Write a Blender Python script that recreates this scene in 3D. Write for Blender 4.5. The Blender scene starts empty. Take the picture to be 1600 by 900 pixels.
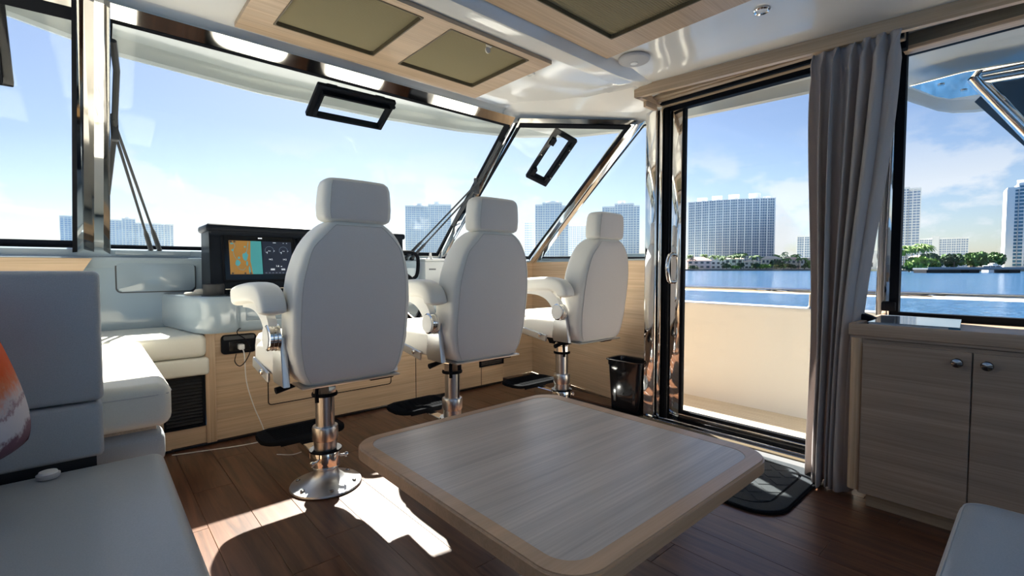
import bpy, bmesh, math, random
from mathutils import Vector, Matrix, Euler
random.seed(7)
S = bpy.context.scene
COL = S.collection
PI = math.pi
def R(d): return math.radians(d)

# ------------------------------------------------------------------ camera, sky, sun, exposure
YAW, PITCH = 41.7, 2.4
cam = bpy.data.cameras.new('camera')
cam.sensor_width = 36.0
cam.lens = 36.0 * 740 / 1600
cam.clip_start = 0.05
cam.clip_end = 6000
camo = bpy.data.objects.new('camera', cam)
COL.objects.link(camo)
camo.location = (0, 0, 1.0)
camo.rotation_euler = (R(90 - PITCH), 0, R(-YAW))
S.camera = camo

SUN_AZ, SUN_EL = 26.0, 45.0        # azimuth from the bow (+Y) to starboard (+X)
W = bpy.data.worlds.new('sky')
S.world = W
W.use_nodes = True
nt = W.node_tree
nt.nodes.clear()
def wn(t, **k):
    n = nt.nodes.new(t)
    for a, b in k.items(): setattr(n, a, b)
    return n
sky = wn('ShaderNodeTexSky', sky_type='NISHITA')
sky.sun_disc = False
sky.sun_elevation = R(SUN_EL)
sky.sun_rotation = R(SUN_AZ)
sky.air_density = 1.0
sky.dust_density = 0.7
sky.ozone_density = 1.6
SKY_STRENGTH = 0.11
HAZE = 0.0024
bg = wn('ShaderNodeBackground')
wout = wn('ShaderNodeOutputWorld')
tc = wn('ShaderNodeTexCoord')
sep = wn('ShaderNodeSeparateXYZ')
mp = wn('ShaderNodeMapping')
mp.inputs['Scale'].default_value = (1.0, 1.0, 2.1)
mp.inputs['Location'].default_value = (0.35, 0.12, 0.0)
nz = wn('ShaderNodeTexNoise')
nz.inputs['Scale'].default_value = 5.2
nz.inputs['Detail'].default_value = 7
nz.inputs['Roughness'].default_value = 0.55
rmp = wn('ShaderNodeValToRGB')
rmp.color_ramp.elements[0].position = 0.495
rmp.color_ramp.elements[1].position = 0.56
band = wn('ShaderNodeValToRGB')      # cumulus low over the land all round the horizon
band.color_ramp.elements[0].position = 0.0
band.color_ramp.elements[0].color = (1, 1, 1, 1)
e = band.color_ramp.elements.new(0.13); e.color = (0.9, 0.9, 0.9, 1)
band.color_ramp.elements[-1].position = 0.25
band.color_ramp.elements[-1].color = (0, 0, 0, 1)
mul = wn('ShaderNodeMath', operation='MULTIPLY')
mul2 = wn('ShaderNodeMath', operation='MULTIPLY'); mul2.inputs[1].default_value = 0.85
mixc = wn('ShaderNodeMixRGB')
mixc.inputs[2].default_value = (7.2, 7.3, 7.5, 1)
tint = wn('ShaderNodeMixRGB', blend_type='MULTIPLY')
tint.inputs[0].default_value = 1.0
tint.inputs[2].default_value = (0.96, 0.955, 1.03, 1)
L = nt.links.new
L(tc.outputs['Generated'], sep.inputs[0]); L(tc.outputs['Generated'], mp.inputs[0])
L(mp.outputs[0], nz.inputs['Vector']); L(nz.outputs['Fac'], rmp.inputs[0])
L(sep.outputs['Z'], band.inputs[0])
L(rmp.outputs[0], mul.inputs[0]); L(band.outputs[0], mul.inputs[1]); L(mul.outputs[0], mul2.inputs[0])
L(sky.outputs[0], tint.inputs[1]); L(tint.outputs[0], mixc.inputs[1])
L(mul2.outputs[0], mixc.inputs[0]); L(mixc.outputs[0], bg.inputs[0]); L(bg.outputs[0], wout.inputs[0])
bg.inputs[1].default_value = SKY_STRENGTH

sl = bpy.data.lights.new('sun', 'SUN')
sl.energy = 20.0
sl.angle = R(0.6)
sl.color = (1.0, 0.94, 0.85)
so = bpy.data.objects.new('sun', sl)
COL.objects.link(so)
so.location = (20, 36, 40)
sd = Vector((math.sin(R(SUN_AZ)) * math.cos(R(SUN_EL)), math.cos(R(SUN_AZ)) * math.cos(R(SUN_EL)), math.sin(R(SUN_EL))))
so.rotation_euler = sd.to_track_quat('Z', 'Y').to_euler()

vs = S.view_settings
vs.view_transform = 'Standard'
vs.look = 'None'
vs.exposure = 0.35
vs.gamma = 1.0
vs.use_curve_mapping = False

# ------------------------------------------------------------------ materials
MATS = {}
def mat(name, col, rough=0.5, metal=0.0, coat=0.0, spec=0.5, emit=None, estr=0.0, sheen=0.0):
    m = bpy.data.materials.new(name)
    m.use_nodes = True
    b = m.node_tree.nodes['Principled BSDF']
    b.inputs['Base Color'].default_value = (*col, 1)
    b.inputs['Roughness'].default_value = rough
    b.inputs['Metallic'].default_value = metal
    b.inputs['Coat Weight'].default_value = coat
    b.inputs['Coat Roughness'].default_value = 0.06
    b.inputs['Specular IOR Level'].default_value = spec
    b.inputs['Sheen Weight'].default_value = sheen
    if emit:
        b.inputs['Emission Color'].default_value = (*emit, 1)
        b.inputs['Emission Strength'].default_value = estr
    MATS[name] = m
    return m
def nodes(m):
    t = m.node_tree
    return t, t.nodes['Principled BSDF'], t.links.new
def add_noise(m, scale, c0, c1, p0=0.35, p1=0.65, detail=4, bump=0.0, stretch=(1, 1, 1), bdist=0.002, jitter=False):
    t, b, ln = nodes(m)
    tcn = t.nodes.new('ShaderNodeTexCoord')
    mpn = t.nodes.new('ShaderNodeMapping')
    mpn.inputs['Scale'].default_value = stretch
    n = t.nodes.new('ShaderNodeTexNoise')
    n.inputs['Scale'].default_value = scale
    n.inputs['Detail'].default_value = detail
    ln(tcn.outputs['Object'], mpn.inputs[0])
    if jitter:
        oi = t.nodes.new('ShaderNodeObjectInfo')
        cb = t.nodes.new('ShaderNodeVectorMath'); cb.operation = 'SCALE'
        cb.inputs[0].default_value = (31.0, 17.0, 23.0)
        ln(oi.outputs['Random'], cb.inputs['Scale'])
        ln(cb.outputs[0], mpn.inputs['Location'])
    ln(mpn.outputs[0], n.inputs['Vector'])
    r = t.nodes.new('ShaderNodeValToRGB')
    r.color_ramp.elements[0].position = p0
    r.color_ramp.elements[1].position = p1
    r.color_ramp.elements[0].color = (*c0, 1)
    r.color_ramp.elements[1].color = (*c1, 1)
    ln(n.outputs['Fac'], r.inputs[0])
    ln(r.outputs[0], b.inputs['Base Color'])
    if bump:
        bp = t.nodes.new('ShaderNodeBump')
        bp.inputs['Strength'].default_value = bump
        bp.inputs['Distance'].default_value = bdist
        ln(n.outputs['Fac'], bp.inputs['Height'])
        ln(bp.outputs[0], b.inputs['Normal'])
    return r
OAK0, OAK1 = (0.50, 0.34, 0.20), (0.68, 0.50, 0.335)
def oak(name, axis, c0=OAK0, c1=OAK1, rough=0.42):
    m = mat(name, c1, rough)
    st = {'X': (2.6, 150, 150), 'Y': (150, 2.6, 150), 'Z': (150, 150, 2.6), 'H': (2.6, 2.6, 150)}[axis]
    r = add_noise(m, 1.0, c0, c1, 0.25, 0.72, 6, 0.10, st, 0.0008)
    # a broad, slow figure under the fine grain
    t, b, ln = nodes(m)
    tcn = t.nodes.new('ShaderNodeTexCoord'); mpn = t.nodes.new('ShaderNodeMapping'); nb = t.nodes.new('ShaderNodeTexNoise')
    mpn.inputs['Scale'].default_value = {'X': (0.9, 17, 17), 'Y': (17, 0.9, 17), 'Z': (17, 17, 0.9), 'H': (0.9, 0.9, 17)}[axis]
    nb.inputs['Scale'].default_value = 1.0; nb.inputs['Detail'].default_value = 2; nb.inputs['Distortion'].default_value = 0.6
    mr = t.nodes.new('ShaderNodeMapRange'); mr.inputs[1].default_value = 0.3; mr.inputs[2].default_value = 0.7; mr.inputs[3].default_value = 0.86; mr.inputs[4].default_value = 1.10
    mx = t.nodes.new('ShaderNodeVectorMath'); mx.operation = 'SCALE'
    ln(tcn.outputs['Object'], mpn.inputs[0]); ln(mpn.outputs[0], nb.inputs['Vector']); ln(nb.outputs['Fac'], mr.inputs[0])
    ln(r.outputs[0], mx.inputs[0]); ln(mr.outputs[0], mx.inputs['Scale']); ln(mx.outputs[0], b.inputs['Base Color'])
    return m
oak('oak_h', 'H'); oak('oak_x', 'X'); oak('oak_y', 'Y'); oak('oak_z', 'Z')
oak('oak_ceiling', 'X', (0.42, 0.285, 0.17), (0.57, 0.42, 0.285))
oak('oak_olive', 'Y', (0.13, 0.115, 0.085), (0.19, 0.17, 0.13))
oak('oak_shade', 'Y', (0.33, 0.24, 0.155), (0.45, 0.335, 0.225))  # darker copy of the oak, with shade put into the colour
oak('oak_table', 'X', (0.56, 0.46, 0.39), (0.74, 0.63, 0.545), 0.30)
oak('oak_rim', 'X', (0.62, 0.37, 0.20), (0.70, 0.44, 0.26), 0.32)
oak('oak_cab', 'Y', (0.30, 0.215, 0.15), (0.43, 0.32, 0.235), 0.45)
m = mat('walnut', (0.1, 0.05, 0.03), 0.30)
add_noise(m, 1.0, (0.036, 0.014, 0.008), (0.185, 0.085, 0.045), 0.28, 0.74, 8, 0.15, (24, 1.5, 24), 0.001, jitter=True)
for n_ in m.node_tree.nodes:
    if n_.type == 'TEX_NOISE': n_.inputs['Distortion'].default_value = 1.3; n_.inputs['Roughness'].default_value = 0.62
mat('floor_gap', (0.02, 0.012, 0.008), 0.8)
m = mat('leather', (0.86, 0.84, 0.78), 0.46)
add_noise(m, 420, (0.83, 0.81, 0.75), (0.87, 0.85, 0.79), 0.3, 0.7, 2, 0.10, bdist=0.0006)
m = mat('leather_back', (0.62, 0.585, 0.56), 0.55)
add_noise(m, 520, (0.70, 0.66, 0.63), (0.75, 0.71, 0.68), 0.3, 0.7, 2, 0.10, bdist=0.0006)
m = mat('sofa_vinyl', (0.40, 0.43, 0.45), 0.38)
add_noise(m, 380, (0.36, 0.39, 0.415), (0.42, 0.45, 0.475), 0.3, 0.7, 2, 0.10, bdist=0.0006)
m = mat('cream_vinyl', (0.78, 0.755, 0.66), 0.42)
add_noise(m, 380, (0.75, 0.725, 0.63), (0.80, 0.775, 0.68), 0.3, 0.7, 2, 0.08, bdist=0.0006)
mat('thread', (0.60, 0.58, 0.54), 0.7)
mat('chrome', (0.86, 0.85, 0.83), 0.05, 1.0)
mat('chrome_dark', (0.30, 0.29, 0.28), 0.09, 1.0)
mat('brushed', (0.66, 0.655, 0.65), 0.30, 1.0)
mat('cast_alu', (0.60, 0.61, 0.62), 0.38, 1.0)
mat('gelcoat', (0.80, 0.78, 0.73), 0.16, 0, 0.5)
mat('ceiling_gel', (0.80, 0.78, 0.74), 0.10, 0, 0.6)
mat('dash_gel', (0.32, 0.395, 0.45), 0.10, 0, 0.5)
mat('dash_gel_lid', (0.29, 0.36, 0.415), 0.08, 0, 0.5)
mat('white_deck', (0.72, 0.71, 0.68), 0.3)
mat('deck_grey', (0.42, 0.42, 0.41), 0.7)
mat('soffit', (0.50, 0.52, 0.505), 0.12)
mat('black', (0.010, 0.011, 0.014), 0.5, spec=0.03)
mat('black_matt', (0.016, 0.016, 0.018), 0.7)
mat('black_gloss', (0.010, 0.011, 0.013), 0.12, 0, 0.3)
mat('rubber', (0.010, 0.011, 0.013), 0.8, spec=0.02)
mat('pod_black', (0.010, 0.013, 0.019), 0.40, spec=0.12)
mat('anthracite', (0.013, 0.014, 0.018), 0.5, spec=0.02)
mat('vent_grey', (0.04, 0.041, 0.044), 0.5, spec=0.2)
mat('grey_plastic', (0.07, 0.073, 0.077), 0.5, spec=0.2)
mat('white_plastic', (0.80, 0.79, 0.76), 0.35)
mat('cream_plastic', (0.72, 0.66, 0.55), 0.4)
mat('speaker_grey', (0.47, 0.46, 0.46), 0.5)
mat('bronze_trim', (0.11, 0.08, 0.04), 0.5)
mat('canvas_navy', (0.010, 0.045, 0.10), 0.7)
mat('blue_band', (0.03, 0.16, 0.27), 0.4)
mat('paper', (0.62, 0.66, 0.70), 0.6)
mat('cover_gloss', (0.30, 0.38, 0.48), 0.06, 0, 0.6)
mat('carpet_grey', (0.15, 0.155, 0.16), 0.95)
m = mat('curtain', (0.55, 0.50, 0.48), 0.85, sheen=0.2)
add_noise(m, 1.0, (0.56, 0.505, 0.485), (0.66, 0.60, 0.575), 0.3, 0.7, 3, 0.15, (300, 300, 900), 0.0006)
t, b, ln = nodes(m)
tl = t.nodes.new('ShaderNodeBsdfTranslucent'); tl.inputs[0].default_value = (0.60, 0.54, 0.51, 1)
ms = t.nodes.new('ShaderNodeMixShader'); ms.inputs[0].default_value = 0.30
ln(b.outputs[0], ms.inputs[1]); ln(tl.outputs[0], ms.inputs[2]); ln(ms.outputs[0], t.nodes['Material Output'].inputs['Surface'])
m = mat('blind', (0.27, 0.225, 0.125), 0.75)
m = mat('mat_rib', (0.028, 0.036, 0.042), 0.95)
add_noise(m, 600, (0.018, 0.024, 0.03), (0.045, 0.055, 0.062), 0.35, 0.65, 2, 0.5, bdist=0.002)
m = mat('pillow', (0.7, 0.2, 0.05), 0.75)
t, b, ln = nodes(m)
tcn = t.nodes.new('ShaderNodeTexCoord')
n1 = t.nodes.new('ShaderNodeTexNoise'); n1.inputs['Scale'].default_value = 9.0; n1.inputs['Detail'].default_value = 10
n1.inputs['Roughness'].default_value = 0.75
mpn = t.nodes.new('ShaderNodeMapping'); mpn.inputs['Scale'].default_value = (1, 1, 0.4)
sx = t.nodes.new('ShaderNodeSeparateXYZ')
ln(tcn.outputs['Object'], mpn.inputs[0]); ln(mpn.outputs[0], n1.inputs['Vector']); ln(tcn.outputs['Object'], sx.inputs[0])
m1 = t.nodes.new('ShaderNodeMath'); m1.operation = 'MULTIPLY_ADD'; m1.inputs[1].default_value = 2.6; m1.inputs[2].default_value = -1.3 - 0.32 - 0.275     # height on the cloth
m3 = t.nodes.new('ShaderNodeMath'); m3.operation = 'MULTIPLY_ADD'; m3.inputs[1].default_value = -1.6
m2 = t.nodes.new('ShaderNodeMath'); m2.operation = 'MULTIPLY_ADD'; m2.inputs[1].default_value = 0.55
ln(sx.outputs['Z'], m1.inputs[0]); ln(sx.outputs['X'], m3.inputs[0]); ln(m1.outputs[0], m3.inputs[2])
ln(n1.outputs['Fac'], m2.inputs[0]); ln(m3.outputs[0], m2.inputs[2])
r = t.nodes.new('ShaderNodeValToRGB')
cr = r.color_ramp
cr.elements[0].position = 0.05; cr.elements[0].color = (0.65, 0.08, 0.01, 1)
cr.elements[1].position = 0.60; cr.elements[1].color = (0.75, 0.10, 0.01, 1)
for p_, c_ in ((0.08, (0.12, 0.05, 0.07, 1)), (0.23, (0.18, 0.09, 0.12, 1)), (0.27, (0.62, 0.58, 0.60, 1)), (0.39, (0.66, 0.60, 0.61, 1)), (0.41, (0.32, 0.2, 0.22, 1)), (0.44, (0.60, 0.52, 0.52, 1)), (0.53, (0.70, 0.2, 0.08, 1))):
    q = cr.elements.new(p_); q.color = c_
ln(m2.outputs[0], r.inputs[0]); ln(r.outputs[0], b.inputs['Base Color'])
mat('screen_glass', (0.006, 0.008, 0.012), 0.10, 0, 0.2)
mat('panel_navy', (0.006, 0.010, 0.020), 0.4, emit=(0.008, 0.014, 0.030), estr=0.5)
mat('chart_land', (0.22, 0.11, 0.02), 0.4, emit=(0.42, 0.22, 0.055), estr=0.30)
mat('chart_sea', (0.03, 0.17, 0.18), 0.4, emit=(0.09, 0.42, 0.44), estr=0.30)
mat('chart_lake', (0.04, 0.17, 0.19), 0.4, emit=(0.10, 0.42, 0.47), estr=0.30)
mat('chart_line', (0.12, 0.08, 0.03), 0.4, emit=(0.14, 0.10, 0.05), estr=0.8)
mat('chart_box', (0.02, 0.02, 0.02), 0.4, emit=(0.03, 0.02, 0.015), estr=0.8)
mat('screen_text', (0.5, 0.55, 0.6), 0.4, emit=(0.62, 0.66, 0.7), estr=1.0)
mat('screen_dim', (0.1, 0.12, 0.15), 0.4, emit=(0.10, 0.13, 0.17), estr=1.0)
mat('lens_white', (0.75, 0.75, 0.74), 0.3)
# glass: clear pane, a Fresnel reflection over a lightly tinted see-through
def glass(name, tintc, refl=1.0):
    m = bpy.data.materials.new(name); m.use_nodes = True
    t = m.node_tree; t.nodes.clear()
    o = t.nodes.new('ShaderNodeOutputMaterial'); mx = t.nodes.new('ShaderNodeMixShader')
    tr = t.nodes.new('ShaderNodeBsdfTransparent'); tr.inputs[0].default_value = (*tintc, 1)
    gl = t.nodes.new('ShaderNodeBsdfGlossy'); gl.inputs['Roughness'].default_value = 0.0
    fr = t.nodes.new('ShaderNodeFresnel')
    ge = t.nodes.new('ShaderNodeNewGeometry'); io = t.nodes.new('ShaderNodeMath'); io.operation = 'MULTIPLY_ADD'
    io.inputs[1].default_value = 1 / 1.45 - 1.45; io.inputs[2].default_value = 1.45      # the same index on either face
    t.links.new(ge.outputs['Backfacing'], io.inputs[0]); t.links.new(io.outputs[0], fr.inputs[0])
    ml = t.nodes.new('ShaderNodeMath'); ml.operation = 'MULTIPLY'; ml.inputs[1].default_value = refl
    t.links.new(fr.outputs[0], ml.inputs[0]); t.links.new(ml.outputs[0], mx.inputs[0])
    t.links.new(tr.outputs[0], mx.inputs[1]); t.links.new(gl.outputs[0], mx.inputs[2])
    t.links.new(mx.outputs[0], o.inputs[0]); MATS[name] = m
glass('glass', (0.97, 0.985, 0.98), 0.45); glass('glass_side', (0.95, 0.97, 0.985), 0.45)
# water
m = mat('water', (0.020, 0.085, 0.19), 0.14, spec=0.10)
t, b, ln = nodes(m)
tcn = t.nodes.new('ShaderNodeTexCoord')
bp = t.nodes.new('ShaderNodeBump'); bp.inputs['Strength'].default_value = 1.0; bp.inputs['Distance'].default_value = 1.1
nA = t.nodes.new('ShaderNodeTexNoise'); nA.inputs['Scale'].default_value = 0.42; nA.inputs['Detail'].default_value = 6
nA.inputs['Roughness'].default_value = 0.68
ln(tcn.outputs['Object'], nA.inputs['Vector']); ln(nA.outputs['Fac'], bp.inputs['Height']); ln(bp.outputs[0], b.inputs['Normal'])
# buildings, land, plants
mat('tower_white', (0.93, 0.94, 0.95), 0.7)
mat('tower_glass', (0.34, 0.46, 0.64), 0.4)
mat('tower_haze_white', (0.97, 0.97, 0.96), 0.8)  # paler copies of the tower colours, distance haze mixed into the colour
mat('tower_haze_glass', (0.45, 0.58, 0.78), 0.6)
mat('tower_side', (0.82, 0.84, 0.86), 0.7)
mat('glass_blue', (0.08, 0.26, 0.40), 0.3)
mat('tower_dark', (0.20, 0.30, 0.46), 0.4)
mat('stucco_pink', (0.92, 0.70, 0.64), 0.8)
mat('stucco_white', (0.95, 0.94, 0.92), 0.8)
mat('stucco_tan', (0.90, 0.78, 0.64), 0.8)
mat('tile_roof', (0.72, 0.44, 0.34), 0.8)
mat('tile_roof_pale', (0.78, 0.62, 0.50), 0.8)
mat('house_window', (0.06, 0.08, 0.11), 0.2)
mat('seawall', (0.20, 0.19, 0.18), 0.9)
mat('concrete', (0.34, 0.38, 0.42), 0.9)
mat('trunk', (0.16, 0.12, 0.09), 0.9)
for nm, a, b_ in (('leaf_dark', (0.02, 0.06, 0.03), (0.05, 0.12, 0.045)), ('leaf_mid', (0.05, 0.13, 0.03), (0.12, 0.24, 0.05)), ('leaf_bright', (0.10, 0.22, 0.03), (0.22, 0.36, 0.06))):
    m = mat(nm, a, 0.7)
    add_noise(m, 0.9, a, b_, 0.35, 0.65)
m = mat('land', (0.10, 0.14, 0.05), 0.95)
add_noise(m, 0.05, (0.16, 0.18, 0.10), (0.42, 0.38, 0.30), 0.35, 0.6)
m = mat('teak', (0.62, 0.50, 0.34), 0.7)
add_noise(m, 1.0, (0.72, 0.60, 0.43), (0.84, 0.73, 0.55), 0.3, 0.7, 3, 0, (60, 2, 60))

# ------------------------------------------------------------------ mesh helpers
OFF = {}
def setp(o, label=None, cat=None, group=None, kind=None):
    if label: o['label'] = label
    if cat: o['category'] = cat
    if group: o['group'] = group
    if kind: o['kind'] = kind
    return o
def empty(name, loc, label, cat, group=None, rz=0.0):
    o = bpy.data.objects.new(name, None)
    o.empty_display_size = 0.05
    COL.objects.link(o)
    o.location = loc
    o.rotation_euler = (0, 0, rz)
    OFF[o] = Vector(loc)
    return setp(o, label, cat, group)
class MB:
    def __init__(s): s.bm = bmesh.new()
    def box(s, x0, y0, z0, x1, y1, z1, bev=0.0, seg=2, mx=None):
        r = bmesh.ops.create_cube(s.bm, size=1.0)
        v = r['verts']
        for q in v:
            q.co = Vector((x0 + (q.co.x + .5) * (x1 - x0), y0 + (q.co.y + .5) * (y1 - y0), z0 + (q.co.z + .5) * (z1 - z0)))
        if bev:
            ed = list({e_ for q in v for e_ in q.link_edges})
            rr = bmesh.ops.bevel(s.bm, geom=ed, offset=bev, segments=seg, affect='EDGES', profile=0.5)
            v = list({q for f in rr['faces'] for q in f.verts} | {q for q in v if q.is_valid})
        if mx is not None:
            for q in v: q.co = mx @ q.co
        return s
    def loft(s, rings, cap=True, closed=True):
        vr = [[s.bm.verts.new(p) for p in rg] for rg in rings]
        n = len(vr[0])
        for a, b in zip(vr, vr[1:]):
            for i in range(n if closed else n - 1):
                j = (i + 1) % n
                try: s.bm.faces.new((a[i], a[j], b[j], b[i]))
                except ValueError: pass
        if cap and closed:
            s.bm.faces.new(vr[0][::-1]); s.bm.faces.new(vr[-1])
        return s
    def tube(s, pts, r, n=10, cap=True, closed=False):
        pts = [Vector(p) for p in pts]
        rs = r if isinstance(r, (list, tuple)) else [r] * len(pts)
        rings = []; up = None
        for i, p in enumerate(pts):
            if closed: d = pts[(i + 1) % len(pts)] - pts[i - 1]
            else: d = pts[min(i + 1, len(pts) - 1)] - pts[max(i - 1, 0)]
            d.normalize()
            if up is None:
                up = d.orthogonal().normalized()
            up = (up - d * up.dot(d)); up.normalize()
            sd_ = d.cross(up)
            rings.append([p + (up * math.cos(2 * PI * k / n) + sd_ * math.sin(2 * PI * k / n)) * rs[i] for k in range(n)])
        if closed: rings.append(rings[0])
        return s.loft(rings, cap and not closed)
    def lathe(s, prof, c=(0, 0, 0), n=28, axis='Z', mx=None):
        rings = []
        for r_, h in prof:
            ring = []
            for k in range(n):
                a = 2 * PI * k / n
                p = {'Z': (r_ * math.cos(a), r_ * math.sin(a), h), 'X': (h, r_ * math.cos(a), r_ * math.sin(a)), 'Y': (r_ * math.sin(a), h, r_ * math.cos(a))}[axis]
                p = Vector(p) + Vector(c)
                ring.append(mx @ p if mx is not None else p)
            rings.append(ring)
        return s.loft(rings)
    def prism(s, poly, h0, h1, fn, bev=0.0, seg=2):
        """poly in 2D, extruded from h0 to h1; fn maps (u,v,h) to a point"""
        a = [s.bm.verts.new(fn(u, v, h0)) for u, v in poly]
        b = [s.bm.verts.new(fn(u, v, h1)) for u, v in poly]
        n = len(poly)
        fs = [s.bm.faces.new(a[::-1]), s.bm.faces.new(b)]
        for i in range(n):
            j = (i + 1) % n
            fs.append(s.bm.faces.new((a[i], a[j], b[j], b[i])))
        if bev:
            ed = [e_ for f in fs[:2] for e_ in f.edges]
            bmesh.ops.bevel(s.bm, geom=ed, offset=bev, segments=seg, affect='EDGES', profile=0.5)
        return s
    def frame(s, outer, inner, h0, h1, fn, bev=0.0):
        """ring between two polygons with the same vertex count"""
        n = len(outer)
        V = [[s.bm.verts.new(fn(u, v, h)) for u, v in P_] for P_ in (outer, inner) for h in (h0, h1)]
        oa, ob, ia, ib = V
        for i in range(n):
            j = (i + 1) % n
            for q in ((oa[i], oa[j], ob[j], ob[i]), (ia[j], ia[i], ib[i], ib[j]), (ob[i], ob[j], ib[j], ib[i]), (oa[j], oa[i], ia[i], ia[j])):
                s.bm.faces.new(q)
        return s
    def face(s, pts):
        s.bm.faces.new([s.bm.verts.new(p) for p in pts]); return s
    def build(s, name, m, parent=None, smooth=True, ang=35, kind=None, label=None, cat=None, group=None):
        bm = s.bm
        bmesh.ops.recalc_face_normals(bm, faces=bm.faces)
        if parent is not None:
            off = OFF[parent]
            for v in bm.verts: v.co -= off
        me = bpy.data.meshes.new(name)
        bm.to_mesh(me); bm.free()
        me.materials.append(MATS[m] if isinstance(m, str) else m)
        if smooth and len(me.polygons):
            me.polygons.foreach_set('use_smooth', [True] * len(me.polygons))
            me.set_sharp_from_angle(angle=R(ang))
        o = bpy.data.objects.new(name, me)
        COL.objects.link(o)
        if parent is not None:
            o.parent = parent
            OFF[o] = OFF[parent]
        else:
            OFF[o] = Vector((0, 0, 0))
        return setp(o, label, cat, group, kind)
def XY(u, v, h): return Vector((u, v, h))
def XZ(u, v, h): return Vector((u, h, v))
def YZ(u, v, h): return Vector((h, u, v))
def rrect(x0, y0, x1, y1, r, n=6):
    out = []
    for cx, cy, a0 in ((x1 - r, y1 - r, 0), (x0 + r, y1 - r, 90), (x0 + r, y0 + r, 180), (x1 - r, y0 + r, 270)):
        for k in range(n + 1):
            a = R(a0 + 90 * k / n)
            out.append((cx + r * math.cos(a), cy + r * math.sin(a)))
    return out
def sup(cx, cy, z, a, b, n=4.0, k=32):
    out = []
    for i in range(k):
        t_ = 2 * PI * i / k
        c, s_ = math.cos(t_), math.sin(t_)
        out.append(Vector((cx + a * math.copysign(abs(c) ** (2 / n), c), cy + b * math.copysign(abs(s_) ** (2 / n), s_), z)))
    return out
def spline(pts, n=8):
    """Catmull-Rom through 3D points"""
    P_ = [Vector(p) for p in pts]
    P_ = [P_[0] * 2 - P_[1]] + P_ + [P_[-1] * 2 - P_[-2]]
    out = []
    for i in range(1, len(P_) - 2):
        a, b, c, d = P_[i - 1:i + 3]
        for k in range(n):
            t_ = k / n
            out.append(0.5 * ((2 * b) + (c - a) * t_ + (2 * a - 5 * b + 4 * c - d) * t_ ** 2 + (3 * b - a - 3 * c + d) * t_ ** 3))
    out.append(P_[-2])
    return out
def struct(mb, name, m, parent=None, **k):
    return mb.build(name, m, parent, kind='structure', **k)
def cushion(x0, y0, z0, x1, y1, z1, bev, seg=4, puff=0.0):
    """upholstered block with rounded edges and a slightly crowned top"""
    mb = MB().box(x0, y0, z0, x1, y1, z1, bev, seg)
    bmesh.ops.subdivide_edges(mb.bm, edges=[e_ for e_ in mb.bm.edges if e_.calc_length() > 0.15], cuts=5, use_grid_fill=True)
    if puff:
        cx, cy = (x0 + x1) / 2, (y0 + y1) / 2
        for v in mb.bm.verts:
            if v.co.z > (z0 + z1) / 2:
                k = (1 - ((v.co.x - cx) / (x1 - x0) * 2) ** 2) * (1 - ((v.co.y - cy) / (y1 - y0) * 2) ** 2)
                v.co.z += puff * max(0, k)
    return mb
def text(body, size, name, m, parent, fn, label=None):
    """flat lettering; fn maps (x, y) of the text to a point"""
    cu = bpy.data.curves.new('txt', 'FONT')
    cu.body = body; cu.size = size; cu.align_x = 'CENTER'; cu.align_y = 'CENTER'; cu.resolution_u = 2
    to = bpy.data.objects.new('txt', cu)
    me = to.to_mesh()
    mb = MB(); mb.bm.from_mesh(me)
    for v in mb.bm.verts: v.co = fn(v.co.x, v.co.y)
    to.to_mesh_clear(); bpy.data.objects.remove(to); bpy.data.curves.remove(cu)
    return mb.build(name, m, parent, smooth=False, label=label)

# ------------------------------------------------------------------ the setting: cabin shell
ZF, ZA = 2.05, 2.13           # forward and aft ceiling heights
fb = MB().box(-0.75, -1.8, -0.06, 2.735, 3.2, -0.012); fb.prism([(2.735, 1.70), (2.92, 1.70), (3.19, 3.3), (2.735, 3.3)], -0.06, -0.012, XY)
floor = struct(fb, 'floor', 'floor_gap')
pw = 0.155
pl_mesh = {}
nrow = 0
x = -0.15
while x < 3.2:
    ylo = -0.9 if x + pw < 2.80 else max(1.70, 1.78 + (min(x + pw, 3.2) - 2.94) / 0.18)
    xhi = 2.735 if x < 2.73 else 3.2
    y = -0.9 - 0.37 * (nrow * 3 % 4)
    while y < 3.15:
        ln_ = 1.25
        y0, y1 = max(y, ylo), min(y + ln_, 3.15 if x < 2.7 else 3.26)
        x1 = min(x + pw, xhi)
        if y1 - y0 > 0.05:
            MB().box(x + 0.0006, y0 + 0.0006, -0.012, x1 - 0.0006, y1 - 0.0006, 0.0, 0.0008, 1).build('plank', 'walnut', floor, smooth=False)
        y += ln_
    x += pw; nrow += 1

# walls below the windows
struct(MB().box(-0.75, 3.66, 0.0, 3.3, 3.74, 1.06), 'wall_front', 'dash_gel')
st = MB()      # coaming shelf under the windscreen, sloping up to the glass
st.prism([(3.635, 1.045), (3.64, 1.062), (3.665, 1.068), (3.682, 1.074), (3.686, 1.108), (3.70, 1.116), (3.9, 1.118), (3.9, 1.0), (3.66, 1.0)], -0.75, 3.35, YZ)
struct(st, 'trim_1', 'dash_gel')
vl = struct(MB().box(0.115, 3.674, 1.080, 0.49, 3.70, 1.108, 0.004), 'trim_2', 'dash_gel_lid')   # demister cover in the coaming
vl = struct(MB().box(1.75, 3.674, 1.080, 2.15, 3.70, 1.108, 0.004), 'trim_3', 'dash_gel_lid')
wp = MB().prism([(-0.75, 1.056), (0.012, 1.056), (-0.06, 0.93), (-0.75, 0.93)], 3.60, 3.655, XZ)
struct(wp, 'trim_4', 'oak_x')
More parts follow.
